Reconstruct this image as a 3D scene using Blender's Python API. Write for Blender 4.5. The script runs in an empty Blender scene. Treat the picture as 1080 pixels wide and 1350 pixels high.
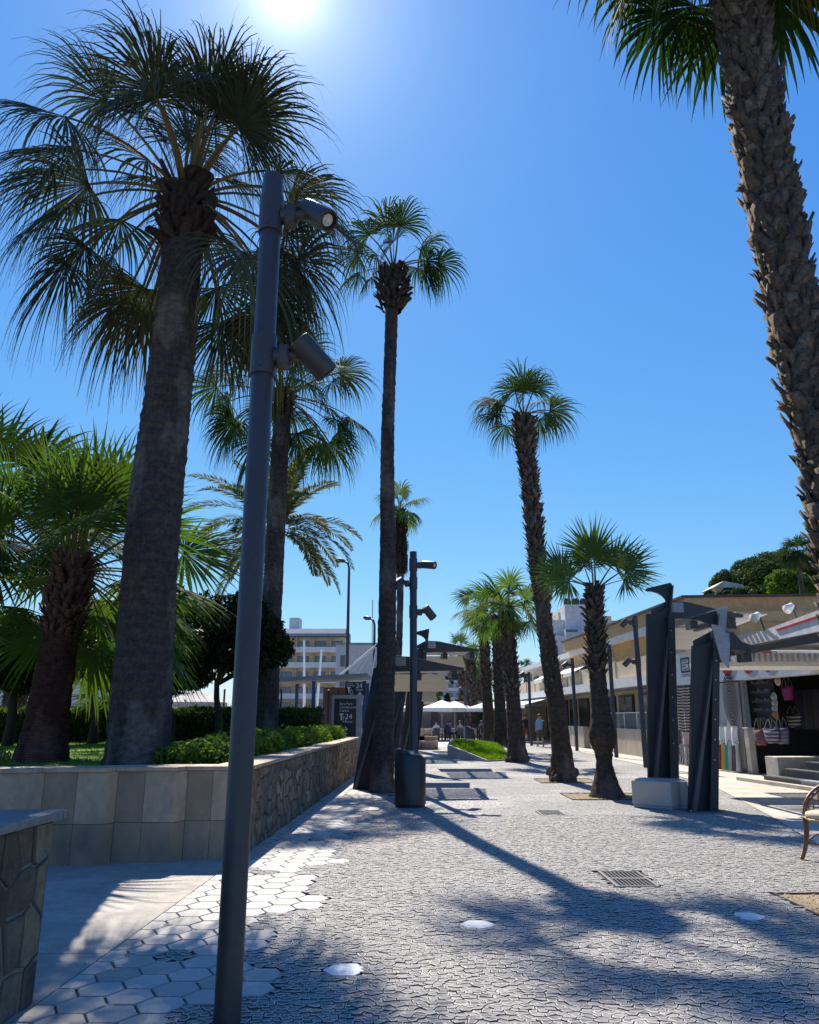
import bpy, math, random
import numpy as np
from mathutils import Vector, Matrix
R = math.radians
SC = bpy.context.scene
COL = SC.collection
# ------------------------------------------------------------------ camera
PITCH = math.atan(0.270); FPX = 1000.0; EYE = 1.6
cam = bpy.data.cameras.new('camera'); camo = bpy.data.objects.new('camera', cam); COL.objects.link(camo)
camo.location = (0, 0, EYE); camo.rotation_euler = (math.pi/2 + PITCH, 0, 0)
cam.sensor_fit = 'VERTICAL'; cam.sensor_height = 36.0; cam.lens = 36.0*FPX/1350.0
cam.clip_start = 0.05; cam.clip_end = 4000
SC.camera = camo
# ------------------------------------------------------------------ sky and sun
SUN_EL, SUN_AZ = R(49.3), R(-11.6)        # azimuth measured from +Y towards +X
w = bpy.data.worlds.new('World'); SC.world = w; w.use_nodes = True
nt = w.node_tree; bg = nt.nodes['Background']
sky = nt.nodes.new('ShaderNodeTexSky'); sky.sky_type = 'NISHITA'; sky.sun_disc = False
sky.sun_elevation = SUN_EL; sky.sun_rotation = SUN_AZ
sky.altitude = 0; sky.air_density = 1.15; sky.dust_density = 0.1; sky.ozone_density = 2.6
# the phone camera's rendering of the clear sky: one power curve per channel of the sky model
spw = nt.nodes.new('ShaderNodeSeparateColor'); cbw = nt.nodes.new('ShaderNodeCombineColor'); nt.links.new(sky.outputs[0], spw.inputs[0])
for ch, (g_, c_) in enumerate(((1.2, 0.266), (0.85, 0.72), (0.42, 2.32))):
    pw_ = nt.nodes.new('ShaderNodeMath'); pw_.operation = 'POWER'; pw_.inputs[1].default_value = g_; nt.links.new(spw.outputs[ch], pw_.inputs[0])
    mu_ = nt.nodes.new('ShaderNodeMath'); mu_.operation = 'MULTIPLY'; mu_.inputs[1].default_value = c_; nt.links.new(pw_.outputs[0], mu_.inputs[0]); nt.links.new(mu_.outputs[0], cbw.inputs[ch])
# bright aureole of the sun in the hazy air round it
gx, gy, gz = math.cos(SUN_EL)*math.sin(SUN_AZ), math.cos(SUN_EL)*math.cos(SUN_AZ), math.sin(SUN_EL)
tcw = nt.nodes.new('ShaderNodeTexCoord'); dt = nt.nodes.new('ShaderNodeVectorMath'); dt.operation = 'DOT_PRODUCT'; dt.inputs[1].default_value = (gx, gy, gz)
nt.links.new(tcw.outputs['Generated'], dt.inputs[0])
acc = cbw.outputs[0]
for pw, st in ((9000.0, 30.0), (1200.0, 3.6), (170.0, 2.0), (24.0, 0.55)):
    po = nt.nodes.new('ShaderNodeMath'); po.operation = 'POWER'; po.inputs[1].default_value = pw; po.use_clamp = True; nt.links.new(dt.outputs['Value'], po.inputs[0])
    ml = nt.nodes.new('ShaderNodeVectorMath'); ml.operation = 'SCALE'; ml.inputs[0].default_value = (1.0*st, 0.98*st, 0.95*st); nt.links.new(po.outputs[0], ml.inputs['Scale'])
    ad = nt.nodes.new('ShaderNodeVectorMath'); ad.operation = 'ADD'; nt.links.new(acc, ad.inputs[0]); nt.links.new(ml.outputs[0], ad.inputs[1]); acc = ad.outputs[0]
nt.links.new(acc, bg.inputs[0])
bg.inputs[1].default_value = 0.11
sl = bpy.data.lights.new('sun', 'SUN'); so = bpy.data.objects.new('sun', sl); COL.objects.link(so)
sl.energy = 5.0; sl.angle = R(0.53); sl.color = (1.0, 0.93, 0.82)
sdir = Vector((math.cos(SUN_EL)*math.sin(SUN_AZ), math.cos(SUN_EL)*math.cos(SUN_AZ), math.sin(SUN_EL)))
so.rotation_euler = sdir.to_track_quat('Z', 'Y').to_euler(); so.location = sdir*60
vs = SC.view_settings; vs.view_transform = 'Standard'; vs.look = 'None'; vs.gamma = 1; vs.exposure = 0.70
# ------------------------------------------------------------------ surveying helpers
CT, ST = math.cos(PITCH), math.sin(PITCH)
def ray(px, py):
    u = (px-540.0)/FPX; v = (675.0-py)/FPX
    return Vector((u, CT - ST*v, ST + CT*v))
def G(px, py, z=0.0):
    d = ray(px, py); t = (z-EYE)/d.z
    return Vector((d.x*t, d.y*t, z))
def P(px, py, Y):
    d = ray(px, py); t = Y/d.y
    return Vector((d.x*t, Y, EYE + d.z*t))
# ------------------------------------------------------------------ materials
def newmat(name):
    m = bpy.data.materials.new(name); m.use_nodes = True
    return m, m.node_tree, m.node_tree.nodes['Principled BSDF']
def mixc(nt, fac, a, b, mode='MIX'):
    n = nt.nodes.new('ShaderNodeMix'); n.data_type = 'RGBA'; n.blend_type = mode
    for s, v in ((n.inputs[0], fac), (n.inputs[6], a), (n.inputs[7], b)):
        if hasattr(v, 'is_output'): nt.links.new(v, s)
        elif isinstance(v, (int, float)): s.default_value = v
        else: s.default_value = (*v, 1)
    return n.outputs[2]
def coords(nt, scale=(1, 1, 1)):
    tc = nt.nodes.new('ShaderNodeTexCoord'); mp = nt.nodes.new('ShaderNodeMapping'); mp.inputs['Scale'].default_value = scale
    nt.links.new(tc.outputs['Object'], mp.inputs[0]); return mp.outputs[0]
def noise(nt, vec, scale, detail=4, rough=0.55):
    n = nt.nodes.new('ShaderNodeTexNoise'); n.inputs['Scale'].default_value = scale
    n.inputs['Detail'].default_value = detail; n.inputs['Roughness'].default_value = rough
    nt.links.new(vec, n.inputs['Vector']); return n.outputs['Fac']
def ramp(nt, fac, a, b, c0=(0, 0, 0), c1=(1, 1, 1)):
    n = nt.nodes.new('ShaderNodeValToRGB'); e = n.color_ramp.elements
    e[0].position = a; e[1].position = b; e[0].color = (*c0, 1); e[1].color = (*c1, 1)
    nt.links.new(fac, n.inputs[0]); return n.outputs[0]
def bump(nt, bsdf, h, strength, dist):
    n = nt.nodes.new('ShaderNodeBump'); n.inputs['Strength'].default_value = strength; n.inputs['Distance'].default_value = dist
    nt.links.new(h, n.inputs['Height']); nt.links.new(n.outputs[0], bsdf.inputs['Normal'])
def attr(nt, name):
    n = nt.nodes.new('ShaderNodeAttribute'); n.attribute_name = name; return n
def pm(name, c1, c2=None, scale=3.0, rough=0.7, bs=0.0, bscale=40.0, metal=0.0, spec=0.5, stretch=(1, 1, 1), stain=None, stscale=0.8):
    m, nt, b = newmat(name)
    if c2 is None: c2 = tuple(x*0.82 for x in c1)
    v = coords(nt, stretch)
    f = ramp(nt, noise(nt, v, scale, 6, 0.6), 0.32, 0.68)
    c = mixc(nt, f, c1, c2)
    c = mixc(nt, 0.8, c, ramp(nt, noise(nt, v, scale*6.5, 5, 0.7), 0.3, 0.7, (0.74, 0.74, 0.74), (1.16, 1.16, 1.16)), 'MULTIPLY')
    if stain:
        c = mixc(nt, ramp(nt, noise(nt, v, stscale, 5, 0.65), 0.5, 0.72), c, stain)
    nt.links.new(c, b.inputs['Base Color'])
    b.inputs['Roughness'].default_value = rough; b.inputs['Metallic'].default_value = metal
    b.inputs['Specular IOR Level'].default_value = spec
    if bs: bump(nt, b, noise(nt, v, bscale, 5, 0.6), bs, 0.02)
    return m
def leafmat(name, c1, c2, dead=(0.22, 0.15, 0.06), trans=0.35, rough=0.7, tcol=None):
    m, nt, b = newmat(name)
    a = attr(nt, 'tint'); v = coords(nt)
    c = mixc(nt, a.outputs['Fac'], c1, c2)
    d = attr(nt, 'dead'); c = mixc(nt, d.outputs['Fac'], c, dead)
    nt.links.new(c, b.inputs['Base Color']); b.inputs['Roughness'].default_value = rough; b.inputs['Specular IOR Level'].default_value = 0.10
    tr = nt.nodes.new('ShaderNodeBsdfTranslucent')
    g = mixc(nt, 1.0, c, tcol or (1.5, 1.5, 0.45), 'MULTIPLY')
    nt.links.new(g, tr.inputs[0])
    mx = nt.nodes.new('ShaderNodeMixShader'); mx.inputs[0].default_value = trans
    nt.links.new(b.outputs[0], mx.inputs[1]); nt.links.new(tr.outputs[0], mx.inputs[2])
    nt.links.new(mx.outputs[0], nt.nodes['Material Output'].inputs[0])
    return m
def stonemat(name, c1, c2, c3=None, rim=None, rough=0.6, bs=0.3, red=None, joint_shade=None, mott=0.0, wear=False):
    """stones with a per-stone tint, an edge colour and an optional second (red) kind"""
    m, nt, b = newmat(name)
    v = coords(nt); t = attr(nt, 'tint').outputs['Fac']
    c = mixc(nt, t, c1, c2)
    if red: c = mixc(nt, attr(nt, 'red').outputs['Fac'], c, red)
    if c3: c = mixc(nt, ramp(nt, noise(nt, v, 1.1, 4), 0.45, 0.7), c, c3)
    n = noise(nt, v, 26, 6, 0.7)
    c = mixc(nt, mixc(nt, 0.55, (1, 1, 1), n), (0.04, 0.04, 0.045), c)
    if wear: c = mixc(nt, 1.0, c, ramp(nt, noise(nt, v, 0.9, 5, 0.65), 0.34, 0.66, (0.70, 0.69, 0.67), (1.12, 1.10, 1.06)), 'MULTIPLY')
    if mott: c = mixc(nt, mott, c, ramp(nt, noise(nt, v, 9, 6, 0.7), 0.32, 0.66, (0.35, 0.33, 0.30), (1.25, 1.2, 1.1)), 'MULTIPLY')
    if rim: c = mixc(nt, attr(nt, 'rim').outputs['Fac'], c, rim)
    if joint_shade: c = mixc(nt, attr(nt, 'joint_shade').outputs['Fac'], c, joint_shade)
    nt.links.new(c, b.inputs['Base Color']); b.inputs['Roughness'].default_value = rough
    bump(nt, b, noise(nt, v, 60, 5, 0.65), bs, 0.01)
    return m
# ------------------------------------------------------------------ mesh helpers
class MB:
    def __init__(s): s.v = []; s.f = []; s.m = []
    def add(s, vs_, fs_, mi=0):
        o = len(s.v); s.v += [tuple(p) for p in vs_]; s.f += [tuple(i+o for i in f) for f in fs_]; s.m += [mi]*len(fs_); return s
    def box(s, x0, x1, y0, y1, z0, z1, mi=0, M=None):
        p = [Vector((x, y, z)) for z in (z0, z1) for y in (y0, y1) for x in (x0, x1)]
        if M: p = [M @ q for q in p]
        return s.add(p, [(0, 2, 3, 1), (4, 5, 7, 6), (0, 1, 5, 4), (2, 6, 7, 3), (0, 4, 6, 2), (1, 3, 7, 5)], mi)
    def prism(s, poly, axis, a, b, mi=0, M=None):
        """poly 2-D; axis 'y': poly is (x,z) extruded in y a..b; 'x': (y,z); 'z': (x,y)"""
        f = {'x': lambda p, t: (t, p[0], p[1]), 'y': lambda p, t: (p[0], t, p[1]), 'z': lambda p, t: (p[0], p[1], t)}[axis]
        n = len(poly); vs_ = [Vector(f(p, a)) for p in poly] + [Vector(f(p, b)) for p in poly]
        if M: vs_ = [M @ q for q in vs_]
        return s.add(vs_, [tuple(range(n))[::-1], tuple(range(n, 2*n))] + [(i, (i+1) % n, n+(i+1) % n, n+i) for i in range(n)], mi)
    def tube(s, pts, rad, n=12, mi=0, cap=True):
        pts = [Vector(p) for p in pts]; rad = rad if hasattr(rad, '__len__') else [rad]*len(pts)
        o = []; ref = None
        for i, p in enumerate(pts):
            d = (pts[min(i+1, len(pts)-1)] - pts[max(i-1, 0)]).normalized()
            if i and d.dot(pd) < 0: d = -d
            pd = d
            if ref is None: ref = d.orthogonal().normalized()
            a = (ref - d*ref.dot(d)).normalized(); ref = a; b = d.cross(a)
            o += [p + (a*math.cos(2*math.pi*k/n) + b*math.sin(2*math.pi*k/n))*rad[i] for k in range(n)]
        fs_ = [(i*n+k, i*n+(k+1) % n, (i+1)*n+(k+1) % n, (i+1)*n+k) for i in range(len(pts)-1) for k in range(n)]
        if cap: fs_ += [tuple(range(n))[::-1], tuple(range((len(pts)-1)*n, len(pts)*n))]
        return s.add(o, fs_, mi)
    def lathe(s, prof, n=24, mi=0, c=(0, 0, 0)):
        o = [(c[0]+r*math.cos(2*math.pi*k/n), c[1]+r*math.sin(2*math.pi*k/n), c[2]+z) for r, z in prof for k in range(n)]
        return s.add(o, [(i*n+k, i*n+(k+1) % n, (i+1)*n+(k+1) % n, (i+1)*n+k) for i in range(len(prof)-1) for k in range(n)], mi)
    def build(s, name, mats, parent=None, loc=(0, 0, 0), rot=0.0, smooth=False, bevel=0.0):
        me = bpy.data.meshes.new(name); me.from_pydata(s.v, [], s.f)
        mats = mats if isinstance(mats, (list, tuple)) else [mats]
        for m in mats: me.materials.append(m)
        if len(mats) > 1: me.polygons.foreach_set('material_index', s.m)
        if smooth: me.polygons.foreach_set('use_smooth', [True]*len(me.polygons)); 
        me.update()
        o = bpy.data.objects.new(name, me); COL.objects.link(o); o.parent = parent; o.location = loc; o.rotation_euler = (0, 0, rot)
        if bevel:
            md = o.modifiers.new('edge', 'BEVEL'); md.width = bevel; md.segments = 2; md.limit_method = 'ANGLE'; md.angle_limit = R(40)
        if smooth == 'auto':
            me.set_sharp_from_angle(angle=R(35))
        return o
def npmesh(name, V, F, mats, parent=None, loc=(0, 0, 0), point_attr=None, face_attr=None, mi=None, smooth=False):
    """V (n,3), F (m,4) quads"""
    V = np.asarray(V, dtype=np.float32); F = np.asarray(F, dtype=np.int32)
    me = bpy.data.meshes.new(name); me.vertices.add(len(V)); me.vertices.foreach_set('co', V.ravel())
    k = F.shape[1]; me.loops.add(F.size); me.loops.foreach_set('vertex_index', F.ravel())
    me.polygons.add(len(F)); me.polygons.foreach_set('loop_start', np.arange(0, F.size, k, dtype=np.int32))
    mats = mats if isinstance(mats, (list, tuple)) else [mats]
    for m in mats: me.materials.append(m)
    if mi is not None: me.polygons.foreach_set('material_index', np.asarray(mi, dtype=np.int32))
    if smooth: me.polygons.foreach_set('use_smooth', np.ones(len(F), dtype=bool))
    me.update(calc_edges=True); me.validate()
    for dom, dd in (('POINT', point_attr), ('FACE', face_attr)):
        for n_, a in (dd or {}).items():
            at = me.attributes.new(n_, 'FLOAT', dom); at.data.foreach_set('value', np.asarray(a, dtype=np.float32))
    o = bpy.data.objects.new(name, me); COL.objects.link(o); o.parent = parent; o.location = loc
    return o
def tag(o, label=None, cat=None, group=None, kind=None):
    if label: o['label'] = label
    if cat: o['category'] = cat
    if group: o['group'] = group
    if kind: o['kind'] = kind
    return o
def thing(name, label, cat, loc=(0, 0, 0), rot=0.0, group=None):
    o = bpy.data.objects.new(name, None); COL.objects.link(o); o.location = loc; o.rotation_euler = (0, 0, rot)
    o.empty_display_size = 0.2
    return tag(o, label, cat, group)
def copy_tree(o, parent=None):
    c = o.copy(); COL.objects.link(c); c.parent = parent
    for ch in list(o.children): copy_tree(ch, c)
    return c
def struct(o): o['kind'] = 'structure'; return o
def text_mesh(name, s, size, mat, parent, loc, rot, depth=0.002, align='LEFT'):
    cu = bpy.data.curves.new(name, 'FONT'); cu.body = s; cu.size = size; cu.extrude = depth; cu.align_x = align
    tmp = bpy.data.objects.new('tmp', cu); COL.objects.link(tmp)
    me = bpy.data.meshes.new_from_object(tmp.evaluated_get(bpy.context.evaluated_depsgraph_get()))
    bpy.data.objects.remove(tmp); me.name = name; me.materials.clear(); me.materials.append(mat)
    o = bpy.data.objects.new(name, me); COL.objects.link(o); o.parent = parent; o.location = loc; o.rotation_euler = rot
    return o
# ---- voronoi cells in 2-D
def vor(pts, box):
    pts = [(float(a), float(b)) for a, b in pts]
    area = (box[1]-box[0])*(box[3]-box[2]); h = math.sqrt(area/max(1, len(pts)))*1.5
    grid = {}
    for i, (x, y) in enumerate(pts): grid.setdefault((int(x//h), int(y//h)), []).append(i)
    out = []
    for i, (x, y) in enumerate(pts):
        gx, gy = int(x//h), int(y//h)
        nb = []
        for a in range(gx-2, gx+3):
            for b in range(gy-2, gy+3):
                for j in grid.get((a, b), ()):
                    if j != i:
                        nb.append(((pts[j][0]-x)**2 + (pts[j][1]-y)**2, j))
        nb.sort(); s = 2*h
        poly = [(max(box[0], x-s), max(box[2], y-s)), (min(box[1], x+s), max(box[2], y-s)), (min(box[1], x+s), min(box[3], y+s)), (max(box[0], x-s), min(box[3], y+s))]
        for d2, j in nb:
            if d2 > 4*max((p[0]-x)**2 + (p[1]-y)**2 for p in poly): break
            qx, qy = pts[j]; nx, ny = qx-x, qy-y; c = (qx*qx+qy*qy-x*x-y*y)/2
            np_ = []; L = len(poly)
            for k in range(L):
                p, q = poly[k], poly[(k+1) % L]
                dp, dq = p[0]*nx+p[1]*ny-c, q[0]*nx+q[1]*ny-c
                if dp <= 0: np_.append(p)
                if (dp < 0) != (dq < 0) and dp != dq:
                    t = dp/(dp-dq); np_.append((p[0]+(q[0]-p[0])*t, p[1]+(q[1]-p[1])*t))
            poly = np_
            if len(poly) < 3: break
        out.append(poly)
    return out
def inset(poly, d):
    """move every edge of a convex polygon inwards by d (falls back to scaling)"""
    n = len(poly); cx = sum(p[0] for p in poly)/n; cy = sum(p[1] for p in poly)/n
    cl = [poly[0]]
    for p in poly[1:]:
        if (p[0]-cl[-1][0])**2 + (p[1]-cl[-1][1])**2 > 1e-5: cl.append(p)
    if len(cl) > 3 and (cl[0][0]-cl[-1][0])**2 + (cl[0][1]-cl[-1][1])**2 < 1e-5: cl.pop()
    poly = cl; n = len(poly)
    if n < 3: return None
    out = []
    for k in range(n):
        a, b, c = poly[k-1], poly[k], poly[(k+1) % n]
        e1 = (b[0]-a[0], b[1]-a[1]); e2 = (c[0]-b[0], c[1]-b[1])
        l1, l2 = math.hypot(*e1), math.hypot(*e2)
        n1 = (-e1[1]/l1, e1[0]/l1); n2 = (-e2[1]/l2, e2[0]/l2)
        den = 1 + n1[0]*n2[0] + n1[1]*n2[1]
        k_ = d/max(den, 0.35)
        out.append((b[0]+(n1[0]+n2[0])*k_, b[1]+(n1[1]+n2[1])*k_))
    ar = sum(out[k-1][0]*out[k][1]-out[k][0]*out[k-1][1] for k in range(n))
    if ar <= 1e-4: return None
    return out
def stones(name, polys, gap, h, bev, mat, rng, parent=None, loc=(0, 0, 0), M=None, tilt=0.0, reds=None, hj=0.0, kind=None, mid=0.55):
    V = []; F = []; tint = []; rim = []; red = []; joint_shade = []
    for ci, poly in enumerate(polys):
        r0 = (inset(poly, gap) or inset(poly, gap*0.4)) if len(poly) > 2 else None
        if not r0: continue
        r1 = inset(r0, bev) if True else None
        if not r1 or len(r1) != len(r0):
            c0 = sum(p[0] for p in r0)/len(r0); c1 = sum(p[1] for p in r0)/len(r0); r1 = [(c0+(p[0]-c0)*0.7, c1+(p[1]-c1)*0.7) for p in r0]
        n = len(r0); o = len(V); hh = h + rng.uniform(-hj, hj)
        cx = sum(p[0] for p in r0)/n; cy = sum(p[1] for p in r0)/n
        tx, ty = rng.uniform(-tilt, tilt), rng.uniform(-tilt, tilt)
        V += [(p[0], p[1], -0.002) for p in r0]
        V += [(p[0], p[1], hh*mid + tx*(p[0]-cx) + ty*(p[1]-cy)) for p in r0]
        V += [(p[0], p[1], hh + tx*(p[0]-cx) + ty*(p[1]-cy)) for p in r1]
        fs = [(o+l*n+k, o+l*n+(k+1) % n, o+(l+1)*n+(k+1) % n, o+(l+1)*n+k) for l in (0, 1) for k in range(n)]
        fs.append(tuple(range(o+2*n, o+3*n)))
        F += fs; t = rng.random(); rd = reds(cx, cy) if reds else 0
        tint += [t]*len(fs); rim += [1.0]*(2*n) + [0.0]; red += [rd]*len(fs); joint_shade += [1.0]*n + [0.0]*(n+1)  # lowest side ring coloured dark: joint shadow painted on, together with low-lying dirt
    if M: V = [tuple(M @ Vector(p)) for p in V]
    me = bpy.data.meshes.new(name); me.from_pydata(V, [], F); me.materials.append(mat)
    for n_, a in (('tint', tint), ('rim', rim), ('red', red), ('joint_shade', joint_shade)):
        at = me.attributes.new(n_, 'FLOAT', 'FACE'); at.data.foreach_set('value', a)
    o = bpy.data.objects.new(name, me); COL.objects.link(o); o.parent = parent; o.location = loc
    if kind: o['kind'] = kind
    return o
# ---- foliage of small leaves
def leaf_cloud(rng, lobes, n, size, flat=0.5, shell=0.75):
    """diamond leaves spread near the surfaces of ellipsoid lobes (cx,cy,cz,rx,ry,rz)"""
    L = np.array(lobes, dtype=float); wts = (L[:, 3]*L[:, 4]*L[:, 5])**(2/3.); idx = rng.choice(len(L), n, p=wts/wts.sum())
    d = rng.normal(size=(n, 3)); d /= np.linalg.norm(d, axis=1)[:, None]
    r = shell + (1-shell)*rng.random(n)**0.6; r *= rng.normal(1, 0.07, n)
    c = L[idx, :3] + d*L[idx, 3:]*r[:, None]
    nrm = d*flat + rng.normal(size=(n, 3))*0.6; nrm /= np.linalg.norm(nrm, axis=1)[:, None]
    a = np.cross(nrm, rng.normal(size=(n, 3))); a /= np.linalg.norm(a, axis=1)[:, None]; b = np.cross(nrm, a)
    s = size*rng.uniform(0.6, 1.35, n)[:, None]
    V = np.stack([c-a*s, c+b*s*0.42+nrm*s*0.12, c+a*s, c-b*s*0.42+nrm*s*0.12], 1).reshape(-1, 3)
    F = np.arange(4*n).reshape(n, 4)
    return V, F, rng.random(n)
def bez(p0, p1, p2, n):
    return [(1-t)**2*Vector(p0) + 2*t*(1-t)*Vector(p1) + t*t*Vector(p2) for t in [i/n for i in range(n+1)]]
# ------------------------------------------------------------------ plant materials
M_FAN = leafmat('fan_leaf', (0.020, 0.042, 0.012), (0.050, 0.085, 0.022), trans=0.20, rough=0.75, tcol=(1.1, 1.5, 0.5))
M_FAN_LIT = leafmat('young_fan_leaf', (0.045, 0.085, 0.022), (0.080, 0.13, 0.035), trans=0.32, rough=0.75, tcol=(1.4, 1.8, 0.5))
M_FAN_OLIVE = leafmat('olive_fan_leaf', (0.024, 0.036, 0.020), (0.075, 0.088, 0.052), trans=0.16, rough=0.75, tcol=(0.95, 1.15, 0.6))
M_DATE = leafmat('date_leaflet', (0.060, 0.075, 0.035), (0.11, 0.12, 0.05), trans=0.3, rough=0.75)
M_SKIRT = leafmat('dead_leaf', (0.045, 0.026, 0.016), (0.085, 0.05, 0.03), trans=0.08, rough=0.8)
def barkmat(name, c1, c2, zs=3.2, ring=0.5, fis=0.6):
    m, nt, b = newmat(name); v = coords(nt)
    wv = nt.nodes.new('ShaderNodeTexWave'); wv.bands_direction = 'Z'; wv.inputs['Scale'].default_value = zs
    wv.inputs['Distortion'].default_value = 2.2; wv.inputs['Detail'].default_value = 3; wv.inputs['Detail Scale'].default_value = 1.3
    nt.links.new(v, wv.inputs['Vector'])
    v2 = coords(nt, (22, 22, 5.5)); f2 = noise(nt, v2, 1.0, 7, 0.7)
    v3 = coords(nt, (1.2, 1.2, 0.5)); f3 = noise(nt, v3, 1.0, 4)
    c = mixc(nt, ramp(nt, f2, 0.28, 0.82), c1, c2)
    c = mixc(nt, mixc(nt, ring, (0, 0, 0), wv.outputs['Fac']), c, tuple(x*0.5 for x in c1))
    c = mixc(nt, ramp(nt, f3, 0.52, 0.62), c, tuple(min(1, x*1.45) for x in c2))
    c = mixc(nt, 0.85, c, ramp(nt, noise(nt, coords(nt, (9, 9, 16)), 1.0, 6, 0.75), 0.34, 0.62, (0.45, 0.43, 0.42), (1.25, 1.2, 1.15)), 'MULTIPLY')
    nt.links.new(c, b.inputs['Base Color']); b.inputs['Roughness'].default_value = 0.9
    b.inputs['Specular IOR Level'].default_value = 0.15
    h = nt.nodes.new('ShaderNodeMath'); h.operation = 'MULTIPLY_ADD'; h.inputs[1].default_value = fis
    nt.links.new(f2, h.inputs[0]); nt.links.new(wv.outputs['Fac'], h.inputs[2])
    bump(nt, b, h.outputs[0], 0.6, 0.025)
    return m
M_BARK = barkmat('ringed_bark', (0.040, 0.035, 0.034), (0.095, 0.083, 0.076), 1.7, 0.22, 1.2)
M_BARK2 = barkmat('grey_bark', (0.045, 0.037, 0.030), (0.10, 0.082, 0.066), 1.4, 0.2, 1.3)
M_RED = barkmat('red_fibre', (0.06, 0.025, 0.018), (0.12, 0.055, 0.04), 9, 0.6)
def bootmat(name, a, b_):
    m, nt, b = newmat(name); v = coords(nt, (8, 8, 8))
    t = attr(nt, 'tint').outputs['Fac']
    c = mixc(nt, t, a, b_); c = mixc(nt, ramp(nt, noise(nt, v, 3.0, 5, 0.7), 0.4, 0.7), c, tuple(x*0.45 for x in a))
    nt.links.new(c, b.inputs['Base Color']); b.inputs['Roughness'].default_value = 0.85; b.inputs['Specular IOR Level'].default_value = 0.2
    bump(nt, b, noise(nt, coords(nt, (40, 40, 8)), 1.0, 5, 0.7), 0.6, 0.01)
    return m
M_BOOT = bootmat('leaf_bases', (0.075, 0.052, 0.036), (0.21, 0.155, 0.105))
M_BOOT_DK = bootmat('dark_leaf_bases', (0.045, 0.028, 0.02), (0.10, 0.065, 0.045))
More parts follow.
